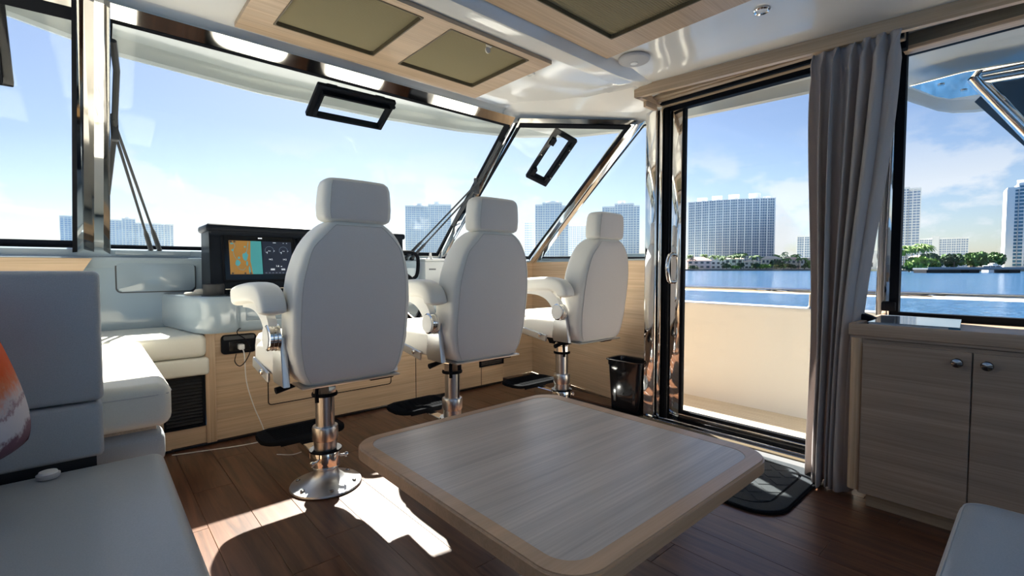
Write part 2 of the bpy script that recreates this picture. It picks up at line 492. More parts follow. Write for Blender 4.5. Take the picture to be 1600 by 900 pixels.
# starboard wall of oak with a corner
wall_s = struct(MB().prism([(3.175, 3.30), (2.93, 2.0), (2.90, 1.78), (2.96, 1.78), (2.99, 2.0), (3.23, 3.28)], 0.0, 1.055, XY), 'wall_right', 'oak_h')
struct(MB().prism([(2.62, 3.262), (3.30, 3.262), (3.30, 3.34), (2.62, 3.34)], 0.0, 1.055, XY), 'wall_corner', 'oak_h')
struct(MB().prism([(3.15, 3.25), (2.905, 1.78), (3.02, 1.78), (3.3, 3.4), (2.6, 3.74), (2.6, 3.6), (2.7, 3.25)], 1.055, 1.068, XY), 'trim_5', 'dash_gel')
struct(MB().prism([(3.20, 3.27), (2.96, 1.78), (3.02, 1.78), (3.27, 3.3)], 1.068, 1.105, XY), 'trim_6', 'dash_gel_lid')
# port side and aft end (outside the picture, they close the cabin)
struct(MB().box(-0.82, -1.8, -0.06, -0.745, 3.74, 1.02), 'wall_left', 'gelcoat')
struct(MB().box(-0.80, -1.8, 1.95, -0.72, 2.5, 2.2), 'trim_7', 'gelcoat')
win6 = empty('window_6', (-0.77, 0.4, 1.02), None, None); win6['kind'] = 'structure'
MB().box(-0.785, -1.78, 1.03, -0.777, 2.36, 1.94).build('pane', 'glass_side', win6, smooth=False)
for y_ in (-1.78, 0.3, 2.36): MB().box(-0.80, y_ - .03, 1.02, -0.75, y_ + .03, 1.95, 0.006).build('post', 'chrome', win6)
MB().box(-0.80, -1.8, 1.02, -0.74, 2.5, 1.045, 0.004).build('sill', 'oak_y', win6)
struct(MB().box(-0.8, -1.86, -0.06, 0.2, -1.8, 2.2), 'wall_back', 'gelcoat')
struct(MB().box(2.3, -1.86, -0.06, 3.07, -1.8, 2.2), 'wall_back_right', 'gelcoat')

# ceiling: lower forward field, riser, higher aft field
ce = MB()
prof = [(2.46, 1.985), (2.42, 2.0), (2.37, ZF - 0.006), (2.33, ZF), (1.675, ZF), (1.668, ZF + 0.001), (1.615, ZF + 0.012), (1.606, ZF + 0.016), (1.602, ZF + 0.022), (1.582, ZA - 0.004), (1.578, ZA), (-1.8, ZA)]
xs = [-0.8, 0.0, 1.0, 2.0, 2.22, 2.32, 2.40, 2.48, 2.6]
def zc(x_, y_, z_):
    # the riser dies out towards the starboard side, where both fields meet in one curve
    k = min(1, max(0, (x_ - 2.25) / 0.25)); k = k * k * (3 - 2 * k)
    if y_ >= 1.7: return z_
    if y_ > 1.59: return z_ + (ZA - 0.03 - z_) * k * 0.8
    return z_ - 0.03 * k
ce.loft([[Vector((x_, y_, zc(x_, y_, z_))) for y_, z_ in prof] for x_ in xs], cap=False, closed=False)
struct(ce, 'ceiling', 'ceiling_gel', ang=22)
# side field of the ceiling out to the door head and round the starboard quarter
sc = MB()
sc.loft([[Vector((2.6, y_, ZA - 0.03)) for y_ in (-1.8, 0.5, 1.5)], [Vector((3.05, y_, ZA - 0.03)) for y_ in (-1.8, 0.5, 1.5)]], cap=False, closed=False)
struct(sc, 'ceiling_side', 'ceiling_gel')
q = MB()
a = [(2.46, 1.985), (2.45, 2.0)]
q.loft([[Vector((2.05, 2.455, 1.985)), Vector((2.05, 2.40, 2.022))], [Vector((2.19, 2.36, 1.985)), Vector((2.14, 2.30, 2.022))],
        [Vector((2.50, 2.10, 1.985)), Vector((2.44, 2.04, 2.022))], [Vector((2.79, 1.85, 1.985)), Vector((2.72, 1.80, 2.022))],
        [Vector((2.86, 1.70, 1.985)), Vector((2.76, 1.66, 2.04))]], cap=False, closed=False)
q.loft([[Vector((2.05, 2.40, 2.022)), Vector((2.05, 2.30, 2.056))], [Vector((2.14, 2.30, 2.022)), Vector((2.07, 2.18, 2.058))],
        [Vector((2.44, 2.04, 2.022)), Vector((2.30, 1.88, 2.062))], [Vector((2.72, 1.80, 2.022)), Vector((2.45, 1.64, 2.10))],
        [Vector((2.76, 1.66, 2.04)), Vector((2.55, 1.56, 2.125))]], cap=False, closed=False)
struct(q, 'ceiling_corner', 'ceiling_gel', ang=60)
# roof above with its overhanging visor outside
OH = [(-1.2, 2.6), (-0.24, 3.07), (0.12, 3.26), (0.82, 3.35), (1.67, 3.31), (2.30, 3.19), (2.757, 3.01), (3.12, 2.66), (3.27, 2.35), (3.343, 1.79), (3.39, 1.46), (3.443, 1.02),
      (3.56, 0.86), (3.8, 0.74), (4.06, 0.640), (4.32, 0.575), (4.50, 0.53), (4.64, 0.465), (4.73, 0.36), (4.77, 0.20), (4.78, 0.0), (4.76, -0.6), (4.3, -1.8), (-1.2, -1.8)]
cxo, cyo = 1.4, 0.6
def inset(P_, k): return [(cxo + (u - cxo) * k, cyo + (v - cyo) * k) for u, v in P_]
rf = MB()
rf.loft([[Vector((u, v, z_)) for u, v in inset(OH, k_)] for z_, k_ in ((2.185, 0.86), (2.183, 0.955), (2.176, 0.968), (2.160, 0.974), (2.112, 0.982), (2.100, 0.990), (2.104, 0.998), (2.13, 1.0), (2.26, 1.0))], cap=False)
rf.face([Vector((u, v, 2.26)) for u, v in OH])
rf.face([Vector((u, v, 2.185)) for u, v in inset(OH, 0.86)])
struct(rf, 'trim_9', 'soffit', ang=30)

# ------------------------------------------------------------------ windows
V = Vector
def lerp(a, b, t_): return a + (b - a) * t_
def quad_pane(q4):
    """q4 = bottom-left, bottom-right, top-right, top-left; returns the map (u,v,h) -> point"""
    bl, br, tr, tl = [V(p) for p in q4]
    nrm = (br - bl).cross(tl - bl).normalized()      # towards the outside when seen from inside, left to right
    def fn(u, v, h):
        return lerp(lerp(bl, br, u), lerp(tl, tr, u), v) + nrm * h
    return fn, nrm
def bar(p0, p1, wdir, w0, w1, ndir, prof, mb=None):
    """straight bar from p0 to p1 with profile [(t, d)], t along its width (0..1), d its depth into the cabin"""
    mb = mb or MB()
    p0, p1, wdir, ndir = V(p0), V(p1), V(wdir).normalized(), V(ndir).normalized()
    rings = []
    for p, w in ((p0, w0), (p1, w1)):
        rings.append([p + wdir * ((t_ - .5) * w) + ndir * d for t_, d in prof])
    mb.loft(rings); return mb
POST = [(0, 0), (0.02, 0.012), (0.10, 0.018), (0.14, 0.03), (0.42, 0.042), (0.46, 0.040), (0.54, 0.040), (0.58, 0.042), (0.90, 0.026), (0.93, 0.014), (1, 0.010), (1, 0), (0.5, -0.02)]
# the windscreen plane
WBL, WBR, WTR, WTL = V((0.049, 3.785, 1.131)), V((2.369, 3.674, 1.128)), V((2.083, 2.382, 1.944)), V((0.086, 2.446, 1.967))
fnW, nW = quad_pane((WBL, WBR, WTR, WTL))
win1 = empty('window_1', WBL, None, None); win1['kind'] = 'structure'
MB().prism([(0, 0), (1, 0), (1, 1), (0, 1)], 0.0, 0.008, fnW).build('pane', 'glass', win1, smooth=False)
g = MB(); e_ = 0.006
g.frame([(-e_, -0.010), (1 + e_, -0.010), (1 + e_, 1 + e_), (-e_, 1 + e_)], [(0.004, 0.008), (0.992, 0.008), (0.990, 0.996), (0.004, 0.996)], -0.006, 0.012, fnW)
g.build('gasket', 'black', win1, smooth=False)
hd = MB()
hd.loft([[fnW(u, 1.0, -0.004), fnW(u, 1.0, -0.016), fnW(u, 1.006, -0.018), fnW(u, 1.040, -0.026), fnW(u, 1.044, -0.020), fnW(u, 1.05, 0.01), fnW(u, 1.0, 0.01)] for u in (-0.01, 0.25, 0.5, 0.75, 1.01)])
hd.build('header_trim', 'chrome', win1)
for u in (0.405, 0.485):
    MB().box(-0.016, -0.02, -0.014, 0.016, 0.004, 0.012, 0.003, 1, Matrix.Translation(fnW(u, 1.012, -0.02))).build('clip', 'black', win1)
bs = MB()
bs.loft([[fnW(u, -0.010, -0.004), fnW(u, -0.010, -0.012), fnW(u, -0.016, -0.014), fnW(u, -0.034, -0.012), fnW(u, -0.034, 0.02), fnW(u, -0.010, 0.02)] for u in (-0.02, 1.02)])
bs.build('sill_trim', 'white_deck', win1)
# port mullion: a broad chrome post with several folds, dark reflections put in as darker chrome
ml = empty('trim_10', (-0.003, 3.807, 1.08), None, None); ml['kind'] = 'structure'
MB0, MT0 = V((0, 3.655, 1.16)), V((0, 2.36, 1.967))
def facet(name, m, xb0, xt0, d0, xb1, xt1, d1):
    rings = []
    for t_ in (-0.075, 1.03):
        q = []
        for xb, xt, d in ((xb0, xt0, d0), (xb1, xt1, d1), (xb1, xt1, d1 - .04), (xb0, xt0, d0 - .04)):
            q.append(lerp(MB0, MT0, t_) + V((xb + (xt - xb) * t_, 0, 0)) - nW * d)
        rings.append(q)
    MB().loft(rings).build(name, m, ml, smooth=False)
facet('seal', 'black', -.068, -.022, -.005, -.047, -.008, -.002)
facet('side_strip', 'chrome', -.047, -.008, -.012, -.020, .010, .006)
facet('fold', 'chrome_dark', -.020, .010, .006, .024, .039, -.006)
facet('post', 'chrome', .024, .039, .004, .065, .066, .002)
facet('edge_strip', 'chrome_dark', .065, .066, .002, .094, .084, -.016)
lw = MB(); lw.loft([[V((-0.050, 3.675, 1.07)), V((0.098, 3.675, 1.07)), V((0.098, 3.80, 1.07)), V((-0.050, 3.80, 1.07))], [V((-0.048, 3.672, 1.14)), V((0.096, 3.672, 1.14)), V((0.096, 3.75, 1.16)), V((-0.048, 3.75, 1.16))]])
lw.build('foot', 'dash_gel', ml)
# port pane
P0 = [V((-0.72, 3.83, 1.139)), V((-0.061, 3.773, 1.139)), V((-0.010, 2.46, 1.958)), V((-0.60, 2.50, 1.958))]
fn0, n0 = quad_pane(P0)
win2 = empty('window_2', P0[1], None, None); win2['kind'] = 'structure'
MB().prism([(0, 0), (1, 0), (1, 1), (0, 1)], 0.0, 0.008, fn0).build('pane', 'glass', win2, smooth=False)
g = MB(); g.frame([(0, -0.012), (1.008, -0.012), (1.008, 1.02), (0, 1.02)], [(0.01, 0.006), (0.990, 0.006), (0.988, 0.985), (0.01, 0.985)], -0.02, 0.012, fn0)
g.build('gasket', 'black', win2, smooth=False)
hd = MB(); hd.loft([[fn0(u, 1.015, -0.01), fn0(u, 1.02, -0.02), fn0(u, 1.06, -0.03), fn0(u, 1.06, 0.01), fn0(u, 1.015, 0.01)] for u in (0, 1.0)])
hd.build('header_trim', 'chrome_dark', win2)
# starboard corner post and quarter panes
A0, A1 = V((2.395, 3.665, 1.10)), V((2.125, 2.365, 1.985))        # post between windscreen and quarter pane
B0, B1 = V((3.145, 3.21, 1.08)), V((2.775, 1.86, 1.99))           # post between quarter and side pane
C0, C1 = V((2.93, 1.80, 1.055)), V((2.82, 1.72, 1.975))
p1 = empty('trim_11', A0, None, None); p1['kind'] = 'structure'
na = (A1 - A0).normalized().cross(V((0.62, -0.55, 0))).normalized()
wA = V((0.80, -0.60, 0))
nA_ = (A1 - A0).normalized().cross(wA.normalized()); nA_ = -nA_ if nA_.dot(V((-1, -1, 0))) < 0 else nA_
bar(A0, A1, wA, 0.070, 0.075, nA_, POST).build('post', 'chrome', p1)
wB = V((0.55, -0.83, 0))
nB_ = (B1 - B0).normalized().cross(wB.normalized()); nB_ = -nB_ if nB_.dot(V((-1, -0.5, 0))) < 0 else nB_
p2 = empty('trim_12', B0, None, None); p2['kind'] = 'structure'
bar(B0, B1, wB, 0.115, 0.115, nB_, POST).build('post', 'chrome', p2)
Q = [A0 + V((0.02, -0.03, 0.02)), B0 + V((-0.03, 0.04, 0.025)), B1 + V((-0.03, 0.03, -0.03)), A1 + V((0.03, -0.03, -0.03))]
fnQ, nQ = quad_pane(Q)
win3 = empty('window_3', Q[0], None, None); win3['kind'] = 'structure'
MB().prism([(0, 0), (1, 0), (1, 1), (0, 1)], 0.0, 0.008, fnQ).build('pane', 'glass', win3, smooth=False)
g = MB(); g.frame([(-0.01, -0.014), (1.01, -0.014), (1.01, 1.006), (-0.01, 1.006)], [(0.012, 0.004), (0.985, 0.004), (0.975, 0.985), (0.012, 0.985)], -0.004, 0.012, fnQ)
g.build('gasket', 'black', win3, smooth=False)
hd = MB(); hd.loft([[fnQ(u, 0.985, -0.006), fnQ(u, 0.985, -0.014), fnQ(u, 1.02, -0.024), fnQ(u, 1.03, 0.0), fnQ(u, 0.985, 0.01)] for u in (-0.03, 0.5, 1.03)])
hd.build('header_trim', 'chrome_dark', win3)
T = [B0 + V((0.025, -0.05, 0.025)), C0 + V((0.0, 0, 0.02)), C1, B1 + V((0.03, -0.05, -0.03))]
fnT, nT = quad_pane(T)
win4 = empty('window_4', T[0], None, None); win4['kind'] = 'structure'
MB().prism([(0, 0), (1, 0), (1, 1), (0, 1)], 0.0, 0.008, fnT).build('pane', 'glass', win4, smooth=False)
g = MB(); g.frame([(-0.01, -0.012), (1, -0.012), (1, 1), (-0.01, 1)], [(0.012, 0.004), (0.99, 0.004), (0.98, 0.99), (0.03, 0.99)], -0.004, 0.012, fnT)
g.build('gasket', 'black', win4, smooth=False)
# starboard aft window behind the curtain
win5 = empty('window_5', (2.97, 0.46, 0.78), None, None); win5['kind'] = 'structure'
MB().box(2.975, -1.75, 0.78, 2.983, 0.47, 2.03).build('pane', 'glass_side', win5, smooth=False)
g = MB(); g.frame([(-1.8, 0.735), (0.53, 0.735), (0.53, 2.06), (-1.8, 2.06)], [(-1.74, 0.785), (0.468, 0.785), (0.468, 2.025), (-1.74, 2.025)], 2.945, 2.995, YZ)
g.build('frame', 'black', win5, smooth=False)
MB().box(2.925, 0.50, 0.735, 2.99, 0.555, 2.05, 0.006).build('stile', 'chrome', win5)
MB().box(2.928, -1.7, 0.748, 2.944, 0.47, 0.753).build('bead', 'chrome_dark', win5)
MB().box(2.91, 0.475, 0.79, 2.944, 0.53, 0.835, 0.006).build('catch', 'black', win5)
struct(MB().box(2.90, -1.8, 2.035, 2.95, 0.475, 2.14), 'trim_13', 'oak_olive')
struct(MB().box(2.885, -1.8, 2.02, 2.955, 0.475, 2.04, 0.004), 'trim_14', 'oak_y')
struct(MB().box(2.94, -1.8, 0.0, 3.06, 0.53, 0.74), 'wall_right_aft', 'gelcoat')

# ------------------------------------------------------------------ sliding side door
dr = empty('door_1', (2.9, 1.1, 0.0), None, None); dr['kind'] = 'structure'
MB().box(2.76, 1.690, 0.0, 2.93, 1.775, 2.06, 0.010, 3).build('post', 'chrome', dr)
MB().box(2.775, 1.658, 0.0, 2.86, 1.682, 2.06, 0.004).build('jamb', 'chrome', dr)
MB().box(2.785, 1.680, 0.0, 2.92, 1.692, 2.06).build('gap_seal', 'black', dr)
MB().box(2.79, 1.626, 0.0, 2.815, 1.657, 2.03, 0.006, 3).build('seal', 'rubber', dr)
lf = MB().box(2.812, 1.542, 0.012, 2.852, 1.624, 2.006, 0.005).build('stile', 'chrome', dr)
MB().box(2.818, 1.526, 0.06, 2.846, 1.541, 2.006).build('edge_seal', 'black', dr)
MB().box(2.828, 0.50, 0.06, 2.836, 1.532, 2.01).build('pane', 'glass_side', dr, smooth=False)
MB().box(2.814, 0.48, 0.066, 2.850, 1.54, 0.084, 0.003).build('glazing_bead', 'black', dr)
MB().box(2.812, 0.48, 0.052, 2.852, 1.542, 0.064, 0.003).build('bottom_rail', 'chrome', dr)
MB().box(2.814, 0.48, 0.012, 2.850, 1.54, 0.053, 0.003).build('bottom_rail', 'black_gloss', dr)
for i, (x0, x1, z1, mm) in enumerate(((2.735, 2.755, 0.010, 'chrome_dark'), (2.755, 2.775, 0.006, 'black'), (2.775, 2.783, 0.022, 'chrome'), (2.783, 2.808, 0.008, 'black_gloss'),
                                      (2.808, 2.86, 0.008, 'black'), (2.86, 2.95, 0.010, 'black'), (2.95, 3.07, 0.012, 'chrome'), (2.70, 2.735, 0.012, 'bronze_trim'))):
    MB().box(x0, 0.42, -0.03, x1, 1.765, z1, 0.002, 1).build('track_rail', mm, dr)
for x0, x1, z0, z1, mm in ((2.70, 2.735, 2.050, 2.13, 'oak_shade'), (2.74, 2.765, 2.036, 2.13, 'black'), (2.77, 2.80, 2.032, 2.13, 'oak_shade'), (2.806, 2.856, 2.006, 2.13, 'black')):
    MB().box(x0, 0.45, z0, x1, 1.66, z1, 0.003, 1).build('head_track', mm, dr)  # the second oak strip paints the wood reflection in a chrome rail
for side, x0, dx in (('inside', 2.812, -1), ('outside', 2.852, 1)):
    h = MB()
    yb = 1.590
    h.tube(spline([(x0, yb, 1.085), (x0 + dx * 0.02, yb, 1.09), (x0 + dx * 0.055, yb, 1.075), (x0 + dx * 0.075, yb - 0.0, 1.0), (x0 + dx * 0.055, yb, 0.925), (x0 + dx * 0.02, yb, 0.91), (x0, yb, 0.915)], 6), 0.013, 12)
    h.lathe([(0.020, 0), (0.020, 0.006)], (x0 - 0.003, yb, 1.085), 16, 'X'); h.lathe([(0.020, 0), (0.020, 0.006)], (x0 - 0.003, yb, 0.915), 16, 'X')
    h.build('handle', 'chrome', dr)
MB().lathe([(0.017, -0.006), (0.017, 0.004), (0.012, 0.006)], (2.808, 1.585, 0.80), 16, 'X').build('lock', 'chrome', dr)
struct(MB().box(2.62, 0.50, -0.012, 2.70, 1.66, 0.004), 'trim_15', 'carpet_grey')

# curtain pelmet of oak
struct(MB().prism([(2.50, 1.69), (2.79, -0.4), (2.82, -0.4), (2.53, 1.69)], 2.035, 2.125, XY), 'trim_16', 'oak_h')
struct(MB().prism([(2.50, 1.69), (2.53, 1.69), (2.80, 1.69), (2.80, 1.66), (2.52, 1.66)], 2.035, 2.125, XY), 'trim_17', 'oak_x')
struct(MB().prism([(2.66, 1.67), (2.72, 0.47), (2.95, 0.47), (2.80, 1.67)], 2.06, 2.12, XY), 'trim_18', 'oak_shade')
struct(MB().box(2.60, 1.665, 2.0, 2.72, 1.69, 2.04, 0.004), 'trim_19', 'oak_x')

# ------------------------------------------------------------------ ceiling fittings
def overhead(name, loc, outer, holes, z, label, group):
    r_ = empty(name, loc, label, 'ceiling panel', group)
    x0, y0, x1, y1 = outer
    # frame as bars round the openings
    fr = MB()
    zs = (z - 0.020, z - 0.001)
    hx = sorted(holes)
    fr.box(x0, hx[0][3], zs[0], x1, y1, zs[1])
    fr.box(x0, y0, zs[0], x1, hx[0][1], zs[1])
    xx = x0
    for h_ in hx:
        fr.box(xx, h_[1], zs[0], h_[0], h_[3], zs[1]); xx = h_[2]
    fr.box(xx, hx[0][1], zs[0], x1, hx[0][3], zs[1])
    fr.build('frame', 'oak_ceiling', r_, smooth=False)
    for h_ in hx:
        t_ = MB()
        t_.frame(rrect(*h_, 0.004, 4), rrect(h_[0] + 0.006, h_[1] + 0.006, h_[2] - 0.006, h_[3] - 0.006, 0.016, 4), z - 0.0225, z - 0.001, XY)
        t_.build('lip', 'bronze_trim', r_, smooth=False)
        b_ = MB()
        n_ = int((h_[3] - h_[1]) / 0.0060)
        rows = []
        for i in range(n_ + 1):
            yy = h_[1] + 0.004 + (h_[3] - h_[1] - 0.008) * i / n_
            zz = z - 0.0055 + (0.003 if i % 2 else 0)
            rows.append([V((h_[0] + 0.004, yy, zz)), V((h_[2] - 0.004, yy, zz))])
        b_.loft(rows, cap=False, closed=False)
        b_.build('pleated_blind', 'blind', r_, smooth=False)
        MB().box(h_[0] + 0.008, h_[1] + 0.006, z - 0.015, h_[2] - 0.008, h_[1] + 0.018, z - 0.002, 0.003).build('blind_rail', 'cream_plastic', r_)
    return r_
oh1 = overhead('overhead_hatch_panel', (1.13, 2.02, ZF), (0.49, 1.69, 1.775, 2.33), [(0.607, 1.73, 1.057, 2.20), (1.188, 1.73, 1.656, 2.20)], ZF, 'oak ceiling panel over the windscreen with two pleated blinds side by side', None)
tb = MB(); tb.box(1.395, 1.737, ZF - 0.026, 1.425, 1.750, ZF - 0.012, 0.002, 1); tb.lathe([(0.014, -0.003), (0.014, 0.003)], (1.41, 1.752, ZF - 0.038), 14, 'Y')
tb.build('pull_tab', 'cream_plastic', oh1)
oh2 = overhead('overhead_hatch_panel', (1.5, 1.0, ZA), (0.75, 0.30, 2.08, 1.578), [(0.92, 0.45, 1.922, 1.432)], ZA, 'oak ceiling panel with one pleated blind, aft of the white ceiling step', None)
sp = empty('ceiling_speaker', (2.215, 1.50, ZA), 'round grey loudspeaker grille set in the white ceiling by the door', 'speaker')
MB().lathe([(0.083, 0.0), (0.083, -0.008), (0.078, -0.014), (0.066, -0.017)], (2.215, 1.50, ZA - 0.005), 40).build('rim', 'speaker_grey', sp)
gr = MB(); gr.lathe([(0.066, -0.017), (0.05, -0.0215), (0.03, -0.024), (0.0185, -0.0245)], (2.215, 1.50, ZA - 0.005), 40); gr.build('grille', 'speaker_grey', sp)
MB().lathe([(0.019, -0.018), (0.019, -0.028), (0.015, -0.030)], (2.215, 1.50, ZA - 0.005), 24).build('dome', 'white_plastic', sp)
for (x_, y_, z_, r_, lb, mm) in ((1.80, 1.875, ZF, 0.026, 'small round white downlight at the corner of the forward ceiling panel', 'white_plastic'), (2.226, 0.857, ZA, 0.034, 'round chrome rimmed downlight aft of the grey ceiling speaker', 'chrome')):
    d = empty('downlight', (x_, y_, z_), lb, 'lamp')
    MB().lathe([(r_, 0.0), (r_, -0.004), (r_ * .86, -0.009), (r_ * .66, -0.006), (r_ * .62, 0.0)], (x_, y_, z_ - 0.002), 28).build('rim', mm, d)
    MB().lathe([(r_ * .64, 0.0), (r_ * .64, -0.002)], (x_, y_, z_ - 0.003), 24).build('lens', 'lens_white', d)
rd = MB().lathe([(0.018, 0), (0.018, -0.005), (0.012, -0.008)], (0.34, 1.95, ZF - 0.001), 20).build('ceiling_stud', 'white_plastic'); rd.parent = None
bpy.data.objects.remove(rd)

# ------------------------------------------------------------------ opening vents set in the panes, wipers
def vent(loc, U, Vv, N, w, h, label, swing):
    """opening port: outer frame, gasketed inner frame, hinge blocks and screws. U along, Vv up, N into the cabin"""
    r_ = empty('vent_hatch', loc, label, 'hatch', None)
    U, Vv, N, o = V(U).normalized(), V(Vv).normalized(), V(N).normalized(), V(loc)
    f = lambda u, v, d: o + U * u + Vv * v + N * d
    a, b = w / 2, h / 2
    fw = 0.028
    m_ = MB(); m_.frame(rrect(-a, -b, a, b, 0.006, 3), rrect(-a + fw, -b + fw, a - fw, b - fw, 0.005, 3), 0.0, 0.022, f); m_.build('frame', 'anthracite', r_, ang=30)
    m_ = MB(); m_.frame(rrect(-a + fw, -b + fw, a - fw, b - fw, 0.005, 3), rrect(-a + fw + .009, -b + fw + .009, a - fw - .009, b - fw - .009, 0.004, 3), -0.03, 0.014, f); m_.build('inner_frame', 'black', r_, ang=30)
    for sx in (-0.6, 0.0, 0.6):
        for sy in (-1, 1):
            MB().lathe([(0.004, 0), (0.004, 0.002), (0.002, 0.003)], (0, 0, 0), 8, 'Z', Matrix.Translation(f(sx * a, sy * (b - fw * .4), 0.021)) @ N.to_track_quat('Z', 'Y').to_matrix().to_4x4()).build('screw', 'chrome', r_)
    mx = Matrix((U, Vv, N)).transposed().to_4x4()
    for sx in (-0.62, 0.62):
        hb = MB().box(-0.028, -0.02, -0.004, 0.028, 0.016, 0.034, 0.003, 1, Matrix.Translation(f(sx * a, (b - fw) if swing else -(b - fw), 0.012)) @ mx)
        hb.build('hinge', 'black', r_)
    if swing:      # handle bar hanging into the opening
        MB().box(-a * .80, -0.010, 0.0, a * 1.02, 0.010, 0.018, 0.004, 1, Matrix.Translation(f(0.03, b - fw - 0.042, 0.036)) @ mx).build('latch_bar', 'black', r_)
        for sx in (-0.25, 0.9):
            MB().box(-0.02, -0.028, 0, 0.02, 0.028, 0.022, 0.003, 1, Matrix.Translation(f(sx * a, b - fw - 0.02, 0.03)) @ mx).build('latch', 'black', r_)
    else:
        for sx in (-0.66, 0.66):
            MB().box(-0.014, -0.014, 0, 0.014, 0.014, 0.02, 0.003, 1, Matrix.Translation(f(sx * a, b - fw - 0.004, 0.012)) @ mx).build('latch', 'black', r_)
    return r_
UW = (WBR - WBL).normalized(); VW = (WTL - WBL).normalized()
vent((1.100, 2.553, 1.872), UW, VW, -nW, 0.425, 0.215, 'black framed opening vent in the middle of the windscreen', True)
vent((-0.42, 2.655, 1.845), UW, VW, -nW, 0.43, 0.41, 'black framed vent at the far left edge on the port pane', False)
vc = fnQ(0.5, 0.5, 0)
vent((2.512, 2.402, 1.798), (0.0854, 0.4052, -0.2691), (0.1875, -0.0319, -0.0581), (-0.333, -0.472, -0.816), 0.47, 0.195, 'black framed opening vent set at a slant in the starboard quarter pane', False)

def wiper(loc, pts_arm, pts_blade, label):
    r_ = empty('windscreen_wiper', loc, label, 'wiper', 'wipers outside the windscreen')
    for a, b in pts_arm:
        a, b = V(a), V(b)
        MB().tube([a, lerp(a, b, .22), lerp(a, b, .26), b], [0.014, 0.012, 0.0065, 0.0065], 8).build('arm', 'grey_plastic', r_)
        MB().lathe([(0.016, -0.02), (0.016, 0.02)], a, 12, 'Y').build('spindle', 'black', r_)
    MB().tube(pts_blade, 0.012, 8).build('blade', 'grey_plastic', r_)
    c = lerp(V(pts_arm[0][1]), V(pts_arm[1][1]), .5)
    MB().box(c.x - 0.014, c.y - 0.02, c.z - 0.06, c.x + 0.014, c.y + 0.02, c.z + 0.06, 0.004, 1).build('blade_bracket', 'grey_plastic', r_)
    return r_
o_ = nW * 0.05
wiper((0.28, 3.79, 1.12), [(V((0.300, 3.77, 1.125)) + o_, V((0.110, 2.95, 1.665)) + o_), (V((0.345, 3.77, 1.125)) + o_, V((0.100, 2.85, 1.715)) + o_)],
      [V((0.095, 2.50, 1.94)) + o_, V((0.108, 2.62, 1.865)) + o_, V((0.104, 2.95, 1.66)) + o_, V((0.082, 3.30, 1.43)) + o_], 'wiper outside the windscreen by the left mullion, arms crossing the wide tower')
wiper((2.04, 3.70, 1.12), [(V((2.04, 3.70, 1.125)) + o_, V((2.155, 2.80, 1.685)) + o_), (V((2.10, 3.70, 1.125)) + o_, V((2.175, 2.90, 1.62)) + o_)],
      [V((2.10, 2.50, 1.90)) + o_, V((2.19, 2.90, 1.65)) + o_, V((2.26, 3.30, 1.40)) + o_], 'wiper outside the windscreen beside the starboard corner post')

# ------------------------------------------------------------------ helm console
hc = empty('helm_console', (1.6, 3.1, 0), 'helm console of oak below and moulded grey gelcoat above, under the windscreen', 'console')
MB().box(0.47, 3.105, 0.018, 2.66, 3.13, 0.70).build('base_panel', 'oak_x', hc, smooth=False)
MB().box(0.465, 3.09, 0.018, 0.515, 3.12, 0.69, 0.004).build('corner_post', 'oak_z', hc)
MB().box(0.27, 3.10, 0.018, 0.465, 3.12, 0.118).build('vent_plinth', 'oak_x', hc, smooth=False)
MB().box(0.2, 3.12, 0.0, 2.66, 3.16, 0.03).build('toe_shadow_strip', 'black_matt', hc, smooth=False)  # black strip painted in for the shadow line between console and floor
ap = rrect(0.785, 0.168, 1.60, 0.58, 0.02, 4)
g = MB(); g.frame(ap, rrect(0.789, 0.172, 1.596, 0.576, 0.018, 4), 3.100, 3.108, XZ); g.build('access_groove', 'black', hc, smooth=False)
for x_ in (1.80, 2.16, 2.42):
    MB().box(x_, 3.102, 0.02, x_ + 0.003, 3.108, 0.62).build('door_gap', 'black', hc, smooth=False)
MB().box(0.30, 3.10, 0.014, 2.66, 3.104, 0.022).build('base_strip', 'chrome_dark', hc, smooth=False)
def grille(x0, z0, x1, z1, n, y=3.098):
    g = MB(); g.frame([(x0, z0), (x1, z0), (x1, z1), (x0, z1)], [(x0 + .014, z0 + .012), (x1 - .014, z0 + .012), (x1 - .014, z1 - .012), (x0 + .014, z1 - .012)], y - 0.006, y + 0.012, XZ)
    gf = g.build('vent_frame', 'black', hc, smooth=False)
    MB().box(x0 + .01, y + 0.012, z0 + .01, x1 - .01, y + 0.016, z1 - .01).build('vent_back', 'black_matt', hc, smooth=False)
    for i in range(n):
        z = z0 + .016 + (z1 - z0 - .032) * (i + .5) / n
        MB().box(x0 + .012, -0.009, -0.0025, x1 - .012, 0.009, 0.0025, 0, 1, Matrix.Translation((0, y + 0.004, z)) @ Matrix.Rotation(R(35), 4, 'X')).build('vent_slat', 'vent_grey', hc, smooth=False)
grille(0.268, 0.122, 0.462, 0.425, 15)
grille(2.40, 0.175, 2.66, 0.29, 5)
# moulded upper body
ub = MB()
ub.box(0.60, 3.03, 0.635, 2.66, 3.62, 0.845, 0.035, 4)
ub.build('upper_body', 'dash_gel', hc)
lb = MB()
rg = []
for z, k in ((0.640, 0.022), (0.652, 0.006), (0.67, 0.0), (0.80, 0.0), (0.826, 0.008), (0.838, 0.022), (0.842, 0.04)):
    P_ = [(0.33, 3.66), (0.42, 3.12), (0.455, 3.035), (0.49, 3.012), (0.605, 3.008), (0.625, 3.03), (0.625, 3.66)]
    cx, cy = 0.5, 3.35
    rg.append([V((u + (cx - u) * k * 2.2, v + (cy - v) * k * 1.2, z)) for u, v in P_])
lb.loft(rg); lb.build('side_pod', 'dash_gel', hc, ang=50)
MB().box(0.66, 3.022, 0.70, 0.98, 3.034, 0.79, 0.006).build('storage_lid', 'dash_gel_lid', hc)
